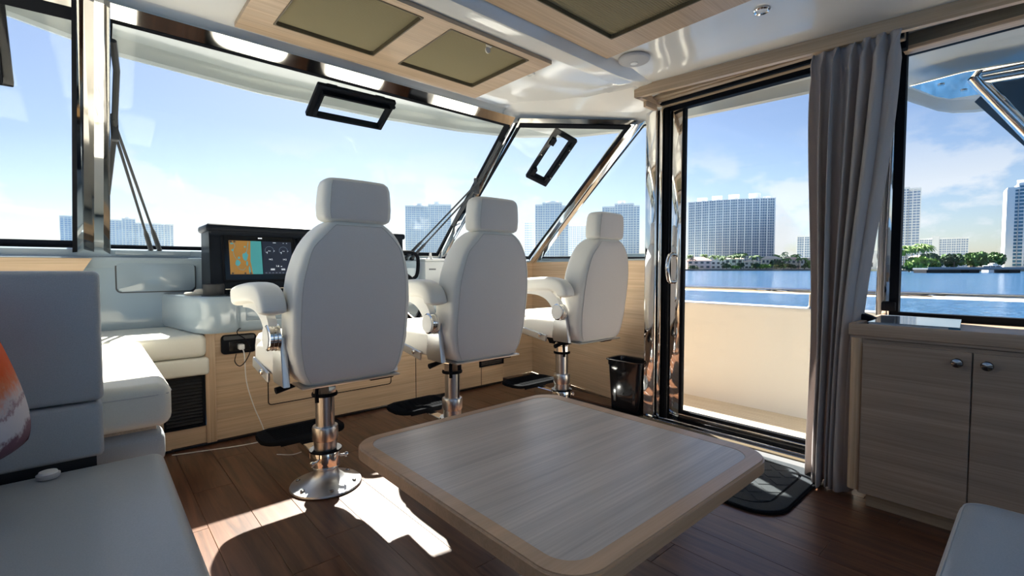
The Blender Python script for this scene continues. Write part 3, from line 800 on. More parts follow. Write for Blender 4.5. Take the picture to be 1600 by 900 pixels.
# outlet panel on the console
ol = empty('power_outlet', (0.63, 3.1, 0.56), 'black double power outlet plate on the oak console beside the nearest chair', 'outlet')
m_ = MB(); m_.prism(rrect(0.545, 0.508, 0.725, 0.618, 0.02, 5), 3.088, 3.104, XZ, 0.004, 2); m_.build('plate', 'black', ol)
m_ = MB(); m_.prism(rrect(0.555, 0.588, 0.715, 0.612, 0.008, 3), 3.084, 3.090, XZ, 0.002, 1); m_.build('cover_flap', 'grey_plastic', ol)
m_ = MB(); m_.prism(rrect(0.583, 0.522, 0.700, 0.580, 0.006, 3), 3.084, 3.090, XZ, 0.002, 1); m_.build('socket', 'black_gloss', ol)
cp = empty('charger_plug', (0.64, 3.07, 0.55), 'small white charger plug in the black outlet, white cable hanging to the floor', 'charger')
MB().box(0.625, 3.045, 0.532, 0.655, 3.085, 0.563, 0.006, 2).build('plug', 'white_plastic', cp)
MB().tube(spline([(0.642, 3.045, 0.54), (0.648, 3.03, 0.50), (0.655, 3.03, 0.35), (0.69, 3.03, 0.20), (0.735, 3.02, 0.06), (0.73, 2.98, 0.006), (0.62, 2.97, 0.004), (0.5, 3.0, 0.004), (0.36, 3.04, 0.004), (0.30, 3.06, 0.004)], 6), 0.0028, 6).build('cable', 'white_plastic', cp)
bc = MB().tube(spline([(0.655, 3.06, 0.66), (0.62, 3.02, 0.655), (0.612, 3.01, 0.63), (0.655, 3.0, 0.59), (0.67, 2.985, 0.54), (0.645, 2.98, 0.48), (0.615, 2.99, 0.45), (0.595, 3.01, 0.475), (0.61, 3.05, 0.51)], 6), 0.0026, 6)
bc.build('black_cable', 'black', label='thin black cable looping down past the outlet on the oak console', cat='cable')
wc = MB().tube(spline([(0.72, 2.70, 0.004), (0.80, 2.64, 0.004), (0.90, 2.60, 0.05), (0.98, 2.80, 0.006), (0.86, 2.95, 0.004), (0.74, 3.02, 0.004)], 6), 0.0026, 6)
wc.build('white_cable', 'white_plastic', label='thin white cable curling on the floor by the nearest footrest', cat='cable')

# locker lid in the front wall
lk = empty('front_locker', (0.31, 3.66, 0.94), 'grey locker lid in the front wall above the bench', 'locker')
m_ = MB(); m_.prism(rrect(0.118, 0.858, 0.505, 1.030, 0.022, 6), 3.642, 3.662, XZ, 0.008, 3); m_.build('lid', 'dash_gel_lid', lk)
g = MB(); g.frame(rrect(0.111, 0.851, 0.512, 1.037, 0.028, 6), rrect(0.119, 0.859, 0.504, 1.029, 0.021, 6), 3.652, 3.661, XZ); g.build('lid_seal', 'grey_plastic', lk, smooth=False)

# ------------------------------------------------------------------ instrument pod with displays
pod = empty('instrument_pod', (1.16, 3.4, 0.84), 'black instrument pod with hooded screens on top of the console', 'instrument panel')
pr = [(3.245, 0.842), (3.300, 1.19), (3.275, 1.205), (3.268, 1.225), (3.30, 1.262), (3.36, 1.272), (3.55, 1.245), (3.58, 0.842)]
MB().prism(pr, 0.530, 1.800, YZ, 0.014, 3).build('body', 'pod_black', pod, ang=40)
MB().box(0.515, 3.262, 1.218, 1.815, 3.56, 1.262, 0.016, 3, Matrix.Translation((0, 0, 0))).build('hood', 'pod_black', pod)
tilt = math.atan2(0.055, 0.348)
def SP(u, v, h):      # point on the tilted face, v up the face, h out towards the cabin
    return V((u, 3.245 + 0.158 * (v - 0.842) - h * math.cos(tilt), v + h * math.sin(tilt)))
def display(x0, x1, z0, z1, name):
    m_ = MB(); m_.prism(rrect(x0, z0, x1, z1, 0.012, 4), -0.005, 0.018, SP, 0.004, 2)
    d = m_.build(name, 'black', pod)
    m_ = MB(); m_.prism(rrect(x0 + .012, z0 + .012, x1 - .012, z1 - .012, 0.004, 3), 0.018, 0.0195, SP); m_.build('glass_front', 'screen_glass', d, smooth=False)
    return d
d1 = display(0.592, 1.010, 0.915, 1.205, 'display')
d2 = display(1.030, 1.600, 0.915, 1.205, 'display')
def flat(name, m, P_, h, d, kind=None): return MB().prism(P_, 0.0195, 0.0195 + h, SP).build(name, m, d, smooth=False)
cx0, cx1, cz0, cz1 = 0.630, 0.808, 0.960, 1.165
xs_ = 0.748
flat('chart_land', 'chart_land', [(cx0, cz0), (xs_ + .004, cz0), (xs_ - .006, cz0 + .08), (xs_, cz1), (cx0, cz1)], 0.0004, d1)
flat('chart_sea', 'chart_sea', [(xs_ + .004, cz0), (cx1, cz0), (cx1, cz1), (xs_, cz1), (xs_ - .006, cz0 + .08)], 0.0005, d1)
def blob(cx, cz, rx, rz, seed):
    rr = random.Random(seed)
    return [(cx + rx * (0.75 + .5 * rr.random()) * math.cos(2 * PI * k / 14), cz + rz * (0.75 + .5 * rr.random()) * math.sin(2 * PI * k / 14)) for k in range(14)]
for i, (a_, b_, c_, d_) in enumerate(((0.673, 1.030, 0.013, 0.018), (0.715, 1.068, 0.016, 0.026), (0.680, 1.060, 0.006, 0.008), (0.648, 1.106, 0.006, 0.007), (0.715, 1.128, 0.005, 0.005), (0.722, 1.025, 0.005, 0.016), (0.735, 0.985, 0.005, 0.022), (0.645, 1.146, 0.009, 0.006))):
    flat('chart_lake', 'chart_lake', blob(a_, b_, c_, d_, i), 0.0006, d1)
def strip(pts, w, m, name, d, h=0.0007):
    mb = MB()
    for (a, b), (c, e2) in zip(pts, pts[1:]):
        t_ = V((c - a, e2 - b)).normalized() * w / 2
        mb.prism([(a - t_.y, b + t_.x), (c - t_.y, e2 + t_.x), (c + t_.y, e2 - t_.x), (a + t_.y, b - t_.x)], 0.0195, 0.0195 + h, SP)
    return mb.build(name, m, d, smooth=False)
for P_ in ([(0.668, 1.165), (0.668, 1.09), (0.705, 1.09)], [(0.645, 1.01), (0.70, 1.01), (0.745, 1.012)], [(0.652, 0.962), (0.652, 1.01)], [(0.700, 1.09), (0.742, 1.115)], [(0.70, 1.0), (0.715, 0.99), (0.712, 0.96)]):
    strip(P_, 0.0012, 'chart_line', 'chart_line', d1)
strip([(0.655, 1.15), (0.662, 1.13), (0.650, 1.105), (0.655, 1.07), (0.668, 1.05)], 0.002, 'chart_lake', 'chart_river', d1)
strip([(0.668, 1.005), (0.68, 0.99), (0.70, 0.985), (0.712, 1.0)], 0.002, 'chart_lake', 'chart_river', d1)
strip([(0.735, 1.16), (0.728, 1.12), (0.722, 1.09)], 0.003, 'chart_lake', 'chart_river', d1)
for a_, b_, w_ in ((0.642, 0.966, 0.012), (0.710, 0.966, 0.010), (0.740, 0.966, 0.009), (0.640, 1.158, 0.014), (0.660, 1.158, 0.012)):
    flat('chart_button', 'chart_box', rrect(a_ - w_ / 2, b_ - .005, a_ + w_ / 2, b_ + .005, 0.001, 2), 0.0008, d1)
flat('engine_page', 'panel_navy', [(0.812, 0.960), (0.985, 0.960), (0.985, 1.165), (0.812, 1.165)], 0.0004, d1)
for gx in (0.853, 0.936):
    g = MB(); k = 24
    o_r = [(gx + .026 * math.cos(R(-30 + 240 * i / k)), 1.108 + .026 * math.sin(R(-30 + 240 * i / k))) for i in range(k + 1)]
    i_r = [(gx + .0245 * math.cos(R(-30 + 240 * i / k)), 1.108 + .0245 * math.sin(R(-30 + 240 * i / k))) for i in range(k + 1)]
    for a, b, c, e2 in zip(o_r, o_r[1:], i_r[1:], i_r): g.face([SP(*q_, 0.0203) for q_ in (a, b, c, e2)])
    g.build('gauge_ring', 'screen_dim', d1, smooth=False)
    strip([(gx - .02, 1.095), (gx - .012, 1.10), (gx - .014, 1.088)], 0.0016, 'screen_text', 'gauge_needle', d1, 0.0009)
    text('14.2', 0.013, 'reading', 'screen_text', d1, lambda x, y, gx=gx: SP(gx + .004 + x, 1.052 + y, 0.0204))
    text('70.0', 0.008, 'reading', 'screen_text', d1, lambda x, y, gx=gx: SP(gx + x, 1.105 + y, 0.0204))
text('1.6', 0.016, 'reading', 'screen_text', d1, lambda x, y: SP(0.895 + x, 1.010 + y, 0.0204))
for sx, sz, w_ in ((0.866, 0.992, 0.024), (0.866, 0.986, 0.024), (0.928, 0.992, 0.022), (0.928, 0.986, 0.022), (0.885, 1.158, 0.018), (0.938, 1.157, 0.005), (0.958, 1.157, 0.005), (0.918, 1.008, 0.008), (0.880, 1.106, 0.006), (0.962, 1.106, 0.006)):
    flat('screen_mark', 'screen_text', [(sx - w_ / 2, sz - .0012), (sx + w_ / 2, sz - .0012), (sx + w_ / 2, sz + .0012), (sx - w_ / 2, sz + .0012)], 0.0008, d1)
for k in range(8):
    flat('screen_mark', 'screen_dim', [(0.822 + k * .02, 0.966), (0.832 + k * .02, 0.966), (0.832 + k * .02, 0.969), (0.822 + k * .02, 0.969)], 0.0008, d1)
for k in range(3):
    flat('bezel_mark', 'screen_text', rrect(0.792 + k * .008, 1.180, 0.798 + k * .008, 1.187, 0.001, 2), 0.0006, d1)
flat('engine_page', 'panel_navy', [(1.05, 0.960), (1.58, 0.960), (1.58, 1.165), (1.05, 1.165)], 0.0004, d2)
flat('screen_mark', 'screen_text', [(1.062, 1.145), (1.07, 1.145), (1.07, 1.15), (1.062, 1.15)], 0.0008, d2)
MB().box(0.60, 3.235, 0.872, 1.62, 3.25, 0.877).build('face_bead', 'chrome_dark', pod)

# things on the console
cu = empty('cup_holder', (0.565, 3.20, 0.842), 'black round cup holder standing on the grey console left of the screens', 'cup holder')
MB().lathe([(0.0, 0.0), (0.052, 0.0), (0.053, 0.005), (0.053, 0.060), (0.050, 0.064), (0.045, 0.060), (0.044, 0.01), (0.0, 0.01)], (0.528, 3.165, 0.846), 32).build('cup', 'vent_grey', cu)
MB().lathe([(0.062, 0.0), (0.062, 0.003), (0.056, 0.005)], (0.528, 3.165, 0.843), 28).build('base_ring', 'grey_plastic', cu)
sp_ = empty('soap_dish', (0.46, 3.36, 0.842), 'small flat cream dish with a domed lid behind the black cup holder', 'dish')
MB().lathe([(0.0, 0), (0.06, 0.0), (0.066, 0.008), (0.060, 0.013), (0.0, 0.013)], (0.475, 3.36, 0.843), 28).build('dish', 'cream_plastic', sp_)
MB().lathe([(0.034, 0.012), (0.034, 0.020), (0.026, 0.030), (0.010, 0.034)], (0.49, 3.35, 0.843), 24).build('lid', 'cream_plastic', sp_)
wb = empty('white_dispenser_box', (2.14, 3.42, 0.845), 'tall white box with a small nozzle on top, on the console beside the second chair', 'dispenser')
MB().box(2.045, 3.36, 0.845, 2.235, 3.47, 1.055, 0.006, 2).build('body', 'white_plastic', wb)
MB().box(2.042, 3.357, 1.057, 2.238, 3.473, 1.079, 0.005, 2).build('lid', 'white_plastic', wb)
MB().lathe([(0.020, 0), (0.018, 0.018), (0.011, 0.026), (0.010, 0.048), (0.008, 0.050)], (2.12, 3.40, 1.077), 18).build('nozzle', 'white_plastic', wb)
m_ = MB()
for k in range(6): m_.box(2.082 + k * .011, 3.3585, 0.985, 2.090 + k * .011, 3.361, 0.997)
m_.build('printed_mark', 'grey_plastic', wb, smooth=False)
MB().box(2.255, 3.38, 0.845, 2.30, 3.44, 1.10, 0.006).build('dark_handset', 'black', label='narrow dark handset standing right of the white dispenser box', cat='handset')
gh = MB().tube(spline([(1.812, 3.36, 1.12), (1.83, 3.33, 1.125), (1.90, 3.30, 1.12), (1.935, 3.29, 1.08), (1.93, 3.29, 0.96), (1.90, 3.31, 0.92), (1.80, 3.34, 0.915)], 6), 0.014, 10)
o = gh.build('grab_handle', 'black', label='black grab handle at the right end of the instrument pod', cat='handle')

# steering wheel in front of the second chair
sw = empty('steering_wheel', (1.53, 2.95, 0.80), 'black steering wheel with chrome spokes between the first two chairs', 'steering wheel')
mxw = Matrix.Translation((1.53, 2.90, 0.80)) @ Matrix.Rotation(R(68), 4, 'X')
ring = [mxw @ V((0.20 * math.cos(2 * PI * k / 40), 0.20 * math.sin(2 * PI * k / 40), 0)) for k in range(40)]
MB().tube(ring, 0.017, 12, closed=True).build('rim', 'black', sw)
MB().lathe([(0.05, -0.03), (0.055, 0.0), (0.045, 0.018), (0.02, 0.024)], (0, 0, 0), 24, 'Z', mxw).build('hub', 'chrome', sw)
for k in range(5):
    a = R(18 + 72 * k)
    MB().tube([mxw @ V((0.04 * math.cos(a), 0.04 * math.sin(a), 0)), mxw @ V((0.12 * math.cos(a), 0.12 * math.sin(a), -0.01)), mxw @ V((0.19 * math.cos(a), 0.19 * math.sin(a), 0))], 0.009, 8).build('spoke', 'chrome', sw)
for k in range(6):
    a0 = 2 * PI * (k + .5) / 6
    MB().tube([mxw @ V((0.20 * math.cos(a0 + t_ * .03), 0.20 * math.sin(a0 + t_ * .03), 0)) for t_ in (-1, 0, 1)], 0.0185, 12).build('rim_band', 'chrome', sw)
MB().tube([mxw @ V((0, 0, -0.02)), mxw @ V((0, 0, -0.14))], 0.03, 14).build('column', 'dash_gel', sw)
kn = empty('throttle_lever', (1.72, 2.98, 0.62), 'small black lever under the steering wheel rim', 'lever')
MB().tube([(1.70, 3.03, 0.66), (1.71, 2.97, 0.63), (1.78, 2.93, 0.62)], 0.012, 10).build('arm', 'black', kn)
MB().lathe([(0.0, -0.018), (0.014, -0.012), (0.018, 0), (0.014, 0.012), (0, 0.018)], (1.78, 2.93, 0.62), 16).build('knob', 'black', kn)

# ------------------------------------------------------------------ helm chairs
def make_chair(label):
    c = empty('helm_chair', (0, 0, 0), label, 'chair', 'white helm chairs on pedestals')
    def P(mb, name, m, **k): return mb.build(name, m, c, **k)
    fl = MB().lathe([(0.0, 0.0), (0.152, 0.0), (0.157, 0.006), (0.154, 0.013), (0.130, 0.018), (0.085, 0.034), (0.062, 0.052), (0.054, 0.066), (0.052, 0.080), (0.0, 0.080)], n=44)
    flo = P(fl, 'base_flange', 'cast_alu')
    for k in range(6):
        a = R(20 + 60 * k)
        MB().lathe([(0.010, 0.0), (0.010, 0.007), (0.006, 0.009)], (0.128 * math.cos(a), 0.128 * math.sin(a), 0.0165), 12).build('bolt', 'chrome_dark', flo)
    P(MB().lathe([(0.046, 0.07), (0.046, 0.10), (0.048, 0.10)], n=32), 'lower_post', 'brushed')
    cl = P(MB().lathe([(0.048, 0.092), (0.062, 0.092), (0.064, 0.096), (0.064, 0.160), (0.061, 0.166), (0.048, 0.166)], n=36), 'clamp_ring', 'chrome')
    P(MB().lathe([(0.050, 0.164), (0.070, 0.164), (0.070, 0.172), (0.050, 0.172)], n=36), 'clamp_seal', 'black')
    for sx in (-1, 1):
        d = V((sx * 0.86, -0.5, 0)).normalized() if sx < 0 else V((0.95, -0.3, 0)).normalized()
        p = d * 0.062 + V((0, 0, 0.128))
        mx = Matrix.Translation(p) @ d.to_track_quat('Z', 'Y').to_matrix().to_4x4()
        MB().lathe([(0.006, -0.004), (0.006, 0.022), (0.011, 0.022), (0.012, 0.030), (0.008, 0.036), (0.006, 0.036)], (0, 0, 0), 14, 'Z', mx).build('clamp_knob', 'chrome', cl)
    P(MB().lathe([(0.050, 0.166), (0.050, 0.212), (0.053, 0.214), (0.056, 0.222), (0.057, 0.27), (0.054, 0.278), (0.044, 0.28)], n=36), 'collar', 'brushed')
    P(MB().lathe([(0.041, 0.27), (0.041, 0.455)], n=32), 'column', 'brushed')
    for a in (-70, 110):
        MBx = MB().box(-0.005, -0.0445, 0.28, 0.005, -0.036, 0.45, 0.001, 1, Matrix.Rotation(R(a + 90), 4, 'Z'))
        P(MBx, 'column_groove', 'chrome_dark')
    P(MB().lathe([(0.042, 0.418), (0.055, 0.418), (0.057, 0.425), (0.055, 0.432), (0.042, 0.432)], n=32), 'stop_ring', 'black')
    P(MB().lathe([(0.044, 0.432), (0.052, 0.434), (0.052, 0.470), (0.056, 0.474), (0.056, 0.492), (0.044, 0.51), (0.044, 0.54)], n=8), 'top_nut', 'chrome')
    # slide mechanism under the seat
    m_ = MB().box(-0.14, -0.22, 0.530, 0.14, 0.20, 0.556, 0.006)
    m_.prism([(-0.11, 0.53), (0.10, 0.53), (0.07, 0.485), (-0.06, 0.485)], -0.05, 0.05, YZ)
    P(m_, 'slide_frame', 'black')
    m_ = MB().tube([(-0.12, -0.16, 0.535), (-0.19, -0.17, 0.525), (-0.255, -0.175, 0.515)], [0.008, 0.010, 0.014], 8)
    P(m_, 'lever', 'black')
    m_ = MB(); m_.box(0.10, -0.26, 0.512, 0.22, -0.16, 0.552, 0.008, 1); P(m_, 'lock_block', 'black')
    P(MB().tube([(-0.05, -0.06, 0.51), (-0.062, -0.075, 0.45), (-0.062, -0.078, 0.41)], 0.009, 8), 'lever', 'black')
    # seat
    s_ = MB()
    rg = []
    for z, k, f_ in ((0.556, 0.86, 0.9), (0.562, 0.95, 0.96), (0.580, 1.0, 1.0), (0.640, 1.0, 1.0), (0.675, 0.985, 0.99), (0.695, 0.94, 0.95), (0.705, 0.82, 0.86), (0.708, 0.5, 0.6)):
        rg.append(sup(0, 0.06, z, 0.235 * k, 0.265 * f_, 5, 40))
    s_.loft(rg); seat = P(s_, 'seat', 'leather', ang=60)
    for sx in (-1, 1):
        b_ = MB(); rg = []
        for y, k in ((-0.22, 0.7), (-0.20, 0.95), (-0.10, 1.0), (0.03, 1.0), (0.10, 0.92), (0.135, 0.7), (0.148, 0.35)):
            rg.append([V((sx * 0.232 + 0.028 * k * math.cos(t_) , y, 0.622 + 0.062 * k * math.sin(t_))) for t_ in [2 * PI * i / 20 for i in range(20)]])
        b_.loft(rg); b_.build('side_bolster', 'leather', seat, ang=60)
    # backrest: leans aft, flat back, rounded sides and shoulders
    def yb(z): return -0.265 - 0.085 * (z - 0.56) / 0.63
    def hw(z):
        t_ = [(0.54, 0.178), (0.57, 0.202), (0.61, 0.223), (0.70, 0.240), (0.86, 0.243), (0.96, 0.234), (1.04, 0.214), (1.10, 0.186), (1.145, 0.150), (1.175, 0.112), (1.185, 0.085)]
        for (a, b), (c_, d) in zip(t_, t_[1:]):
            if z <= c_: return b + (d - b) * (z - a) / (c_ - a)
        return t_[-1][1]
    zs = [0.540, 0.544, 0.553, 0.57, 0.60, 0.65, 0.70, 0.78, 0.86, 0.92, 0.97, 1.01, 1.05, 1.085, 1.115, 1.14, 1.16, 1.174, 1.182, 1.186]
    th = [0.6, 0.8, 0.93, 1, 1, 1, 1, 1, 1, 1, 1, 1, .99, .98, .96, .92, .84, .72, .55, .3]
    BD, BN = 0.090, 7.0
    def kx(z): return 0.9 if z < 0.541 else 0.96 if z < .55 else 1
    b_ = MB()
    b_.loft([sup(0, yb(z) + 0.018, z, hw(z) * kx(z), BD * t_, BN, 56) for z, t_ in zip(zs, th)])
    back = P(b_, 'backrest', 'leather', ang=70)
    def rear(z, k, o=0.0):      # point on the rear surface at fraction k of the half width
        t_ = 1.0
        for (a, ta), (c_, tb_) in zip(zip(zs, th), zip(zs[1:], th[1:])):
            if a <= z <= c_: t_ = ta + (tb_ - ta) * (z - a) / (c_ - a)
        return V((hw(z) * k, yb(z) + 0.018 - BD * t_ * (1 - abs(k) ** BN) ** (1 / BN) - o, z))
    pn = MB()
    zz = [0.560, 0.575, 0.60, 0.65, 0.72, 0.80, 0.88, 0.95, 1.0, 1.045, 1.08, 1.11, 1.132, 1.15, 1.163]
    ks = [-.88, -.8, -.6, -.3, 0, .3, .6, .8, .88]
    def kk(z): return 1.0 if z < 1.08 else max(.55, 1.0 - 2.2 * (z - 1.08) ** 1.0)
    pn.loft([[rear(z, k * kk(z), 0.0022) for k in ks] for z in zz], cap=False, closed=False)
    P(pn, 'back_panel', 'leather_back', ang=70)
    path = [rear(z, -0.88 * kk(z), .0025) for z in zz] + [rear(zz[-1], k * kk(zz[-1]), .0025) for k in ks[1:-1]] + [rear(z, 0.88 * kk(z), .0025) for z in zz[::-1]]
    MB().tube(spline(path, 3), 0.0016, 6).build('seam', 'thread', back)
    # headrest
    h_ = MB(); rg = []
    for z, k, d in ((1.176, 0.70, 0.5), (1.178, 0.86, 0.8), (1.186, 0.95, 0.95), (1.20, 0.985, 1), (1.235, 1, 1), (1.28, 0.975, 1), (1.31, 0.95, .98), (1.328, 0.90, .9), (1.339, 0.80, .74), (1.343, 0.55, .45)):
        rg.append(sup(0, -0.352 - 0.06 * (z - 1.18), z, 0.142 * k, 0.062 * d, 4.2, 40))
    h_.loft(rg); hr = P(h_, 'headrest', 'leather', ang=70)
    hz_ = [1.186, 1.20, 1.235, 1.28, 1.31, 1.328]; hk_ = [.95, .985, 1, .975, .95, .90]; hd_ = [.95, 1, 1, 1, .98, .9]
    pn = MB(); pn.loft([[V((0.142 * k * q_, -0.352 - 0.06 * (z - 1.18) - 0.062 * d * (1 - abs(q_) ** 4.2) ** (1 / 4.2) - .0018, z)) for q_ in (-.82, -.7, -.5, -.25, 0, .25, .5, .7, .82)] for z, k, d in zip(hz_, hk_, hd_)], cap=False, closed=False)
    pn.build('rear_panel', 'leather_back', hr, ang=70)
    pth = [V((-0.142 * k * .82, -0.352 - 0.06 * (z - 1.18) - 0.062 * d * (1 - .82 ** 4.2) ** (1 / 4.2) - .002, z)) for z, k, d in zip(hz_, hk_, hd_)]
    MB().tube(spline(pth, 3), 0.0013, 6).build('seam', 'thread', hr)
    for sx in (-0.05, 0.05):
        P(MB().tube([(sx, -0.345, 1.15), (sx, -0.352, 1.20)], 0.007, 8), 'headrest_rod', 'chrome')
    # arms with pivots and side plates
    for sx in (-1, 1):
        X_ = -0.246 if sx < 0 else 0.205
        pl = MB().prism([(-0.262, 0.735), (-0.190, 0.735), (-0.165, 0.66), (-0.150, 0.575), (-0.165, 0.548), (-0.290, 0.548), (-0.275, 0.62)], X_ - 0.013, X_ + 0.013, YZ, 0.004, 2)
        plate = P(pl, 'side_plate', 'cast_alu')
        if sx > 0: continue                      # only the port arm is fitted
        o0 = X_ + sx * 0.012
        MB().lathe([(0.0, 0), (0.052, 0.0), (0.052, sx * 0.010), (0.047, sx * 0.012), (0.050, sx * 0.014), (0.050, sx * 0.024), (0.046, sx * 0.026), (0.050, sx * 0.028), (0.050, sx * 0.038), (0.044, sx * 0.042), (0.0, sx * 0.043)], (o0, -0.230, 0.735), 30, 'X').build('pivot', 'chrome', plate)
        MB().lathe([(0.0, sx * 0.042), (0.043, sx * 0.042), (0.043, sx * 0.045), (0.0, sx * 0.046)], (o0, -0.230, 0.735), 28, 'X').build('pivot_cap', 'white_plastic', plate)
        st_ = spline([(0, -0.226, 0.735), (0, -0.205, 0.785), (0, -0.155, 0.835), (0, -0.085, 0.862), (0, 0.0, 0.870), (0, 0.08, 0.868)], 5)
        wid = [0.030, 0.030, 0.030, 0.030, 0.031]
        rg = []
        for i, p in enumerate(st_):
            t_ = (st_[min(i + 1, len(st_) - 1)] - st_[max(i - 1, 0)]).normalized()
            nrm = V((0, -t_.z, t_.y))
            xo = sx * (0.275 + 0.018 * i / len(st_))
            rg.append([V((xo - .016, p.y, p.z)) + nrm * .034, V((xo + .016, p.y, p.z)) + nrm * .034, V((xo + .016, p.y, p.z)) - nrm * .034, V((xo - .016, p.y, p.z)) - nrm * .034])
        strut = P(MB().loft(rg), 'arm_strut', 'white_plastic', ang=40)
        pa = spline([(0, -0.296, 0.826), (0, -0.292, 0.856), (0, -0.268, 0.884), (0, -0.22, 0.900), (0, -0.14, 0.904), (0, -0.03, 0.899), (0, 0.08, 0.889), (0, 0.14, 0.880), (0, 0.165, 0.874)], 5)
        rg = []; n_ = len(pa)
        for i, p in enumerate(pa):
            t_ = (pa[min(i + 1, n_ - 1)] - pa[max(i - 1, 0)]).normalized()
            nrm = V((0, -t_.z, t_.y))
            f_ = i / (n_ - 1)
            e1 = min(1, f_ / 0.06 + .35) if f_ < .06 else (min(1, (1 - f_) / 0.10) ** .5 if f_ > .9 else 1)
            e1 = max(e1, 0.25)
            ring_ = []
            for q_ in range(24):
                a = 2 * PI * q_ / 24
                ca, sa = math.cos(a), math.sin(a)
                ring_.append(V((sx * 0.294 + 0.047 * e1 * math.copysign(abs(ca) ** .55, ca), p.y, p.z)) + nrm * (0.042 * e1 * math.copysign(abs(sa) ** .55, sa)))
            rg.append(ring_)
        pad = P(MB().loft(rg), 'arm_pad', 'leather', ang=70)
        rail = MB().box(-0.006, -0.13, -0.024, 0.006, 0.10, 0.02, 0.004, 1, Matrix.Translation((-0.262 if sx < 0 else 0.225, 0.02, 0.578)) @ Matrix.Rotation(R(8), 4, 'X'))
        ra = P(rail, 'side_rail', 'cast_alu')
        MB().lathe([(0.012, -0.006), (0.012, sx * 0.012), (0.008, sx * 0.016)], (sx * 0.268, -0.06, 0.575), 14, 'X').build('rail_knob', 'chrome', ra)
    bt = MB(); bt.box(-0.205, -0.335, 0.537, 0.205, -0.20, 0.546, 0.004, 1)
    P(bt, 'bottom_trim', 'brushed')
    # footrest on a hinged arm ahead of the pedestal
    fr = MB().prism(rrect(-0.205, 0.20, 0.195, 0.44, 0.075, 6), 0.158, 0.180, XY, 0.006, 2)
    ft = P(fr, 'footrest', 'rubber')
    m_ = MB()
    for k in range(12): m_.box(-0.15, 0.235 + k * .015, 0.179, 0.14, 0.242 + k * .015, 0.1825)
    m_.build('tread', 'rubber', ft, smooth=False, kind='stuff')
    am = MB().box(-0.055, 0.05, 0.146, 0.0, 0.24, 0.160, 0.003, 1)
    am.box(-0.055, 0.05, 0.118, -0.049, 0.22, 0.150, 0.001, 1); am.box(-0.006, 0.05, 0.118, 0.0, 0.22, 0.150, 0.001, 1)
    P(am, 'footrest_arm', 'chrome')
    P(MB().lathe([(0.008, -0.10), (0.008, 0.10)], (-0.028, 0.23, 0.150), 10, 'X'), 'footrest_hinge', 'black')
    return c
def copy_tree(o, parent=None):
    c = o.copy(); COL.objects.link(c)
    if parent is not None: c.parent = parent
    for ch in list(o.children): copy_tree(ch, c)
    return c
ch1 = make_chair('white leather helm chair nearest the sofa, in front of the two screens')
ch2 = copy_tree(ch1); ch2['label'] = 'white leather helm chair in the middle, in front of the steering wheel'
ch3 = copy_tree(ch1); ch3['label'] = 'white leather helm chair furthest starboard, beside the black bin'
ch1.location = (0.79, 2.18, 0); ch2.location = (1.495, 2.18, 0); ch3.location = (2.40, 2.18, 0)
ch1.rotation_euler.z = 0.0; ch2.rotation_euler.z = R(0); ch3.rotation_euler.z = R(0)

# ------------------------------------------------------------------ table
tb = empty('table', (0.96, 0.90, 0), 'low square oak table with a rounded darker wooden rim, in front of the chairs', 'table')
o4 = rrect(0.545, 0.468, 1.368, 1.322, 0.085, 8); i4 = rrect(0.582, 0.508, 1.322, 1.288, 0.058, 8)
m_ = MB(); m_.frame(o4, i4, 0.462, 0.5, XY)
bmesh.ops.bevel(m_.bm, geom=[e_ for e_ in m_.bm.edges if all(abs(v.co.x - 0.9565) > 0.36 or abs(v.co.y - 0.895) > 0.37 for v in e_.verts) and abs(e_.verts[0].co.z - e_.verts[1].co.z) < 1e-5 and len(e_.link_faces) == 2 and any(abs(f.normal.z) < .5 for f in e_.link_faces) and all(min(abs(v.co.x - q_[0]) + abs(v.co.y - q_[1]) for q_ in o4) < 1e-4 for v in e_.verts)], offset=0.005, segments=3, affect='EDGES')
m_.build('rim', 'oak_rim', tb, ang=40)
m_ = MB(); m_.prism(rrect(0.5828, 0.5088, 1.3212, 1.2872, 0.0575, 8), 0.466, 0.4994, XY); m_.build('top_panel', 'oak_table', tb, smooth=False)
MB().box(0.62, 0.55, 0.44, 1.29, 1.25, 0.466).build('under_frame', 'oak_x', tb, smooth=False)
MB().lathe([(0.05, 0.02), (0.05, 0.44)], (0.96, 0.90, 0), 28).build('pedestal', 'brushed', tb)
MB().lathe([(0, 0), (0.20, 0), (0.20, 0.008), (0.07, 0.03), (0.05, 0.05), (0, 0.05)], (0.96, 0.90, 0), 36).build('base_plate', 'cast_alu', tb)

# ------------------------------------------------------------------ sofa and bench on the port side
sf = empty('sofa', (-0.25, 0.8, 0), 'grey vinyl sofa along the port side in the left foreground', 'sofa')
cushion(-0.72, -0.9, 0.29, 0.152, 1.765, 0.45, 0.028, 4, 0.006).build('seat_cushion', 'sofa_vinyl', sf)
MB().box(-0.72, -0.9, 0.03, 0.115, 1.75, 0.29, 0.008).build('base', 'oak_y', sf)
MB().box(-0.72, -0.9, 0.0, 0.08, 1.73, 0.03).build('plinth', 'black_matt', sf, smooth=False)
bk = empty('seat_back', (-0.35, 1.85, 0), 'tall grey upholstered seat back of two cushions at the far end of the sofa', 'seat back')
cushion(-0.72, 1.782, 0.622, 0.020, 1.905, 0.992, 0.016, 4).build('upper_cushion', 'sofa_vinyl', bk)
cushion(-0.72, 1.782, 0.462, 0.017, 1.905, 0.618, 0.014, 4).build('lower_cushion', 'sofa_vinyl', bk)
MB().box(-0.72, 1.80, 0.0, 0.0, 1.90, 0.465).build('support', 'black_matt', bk, smooth=False)
be = empty('corner_bench', (0.1, 2.6, 0), 'L shaped cream bench behind the seat back, sunlit, running to the console', 'bench')
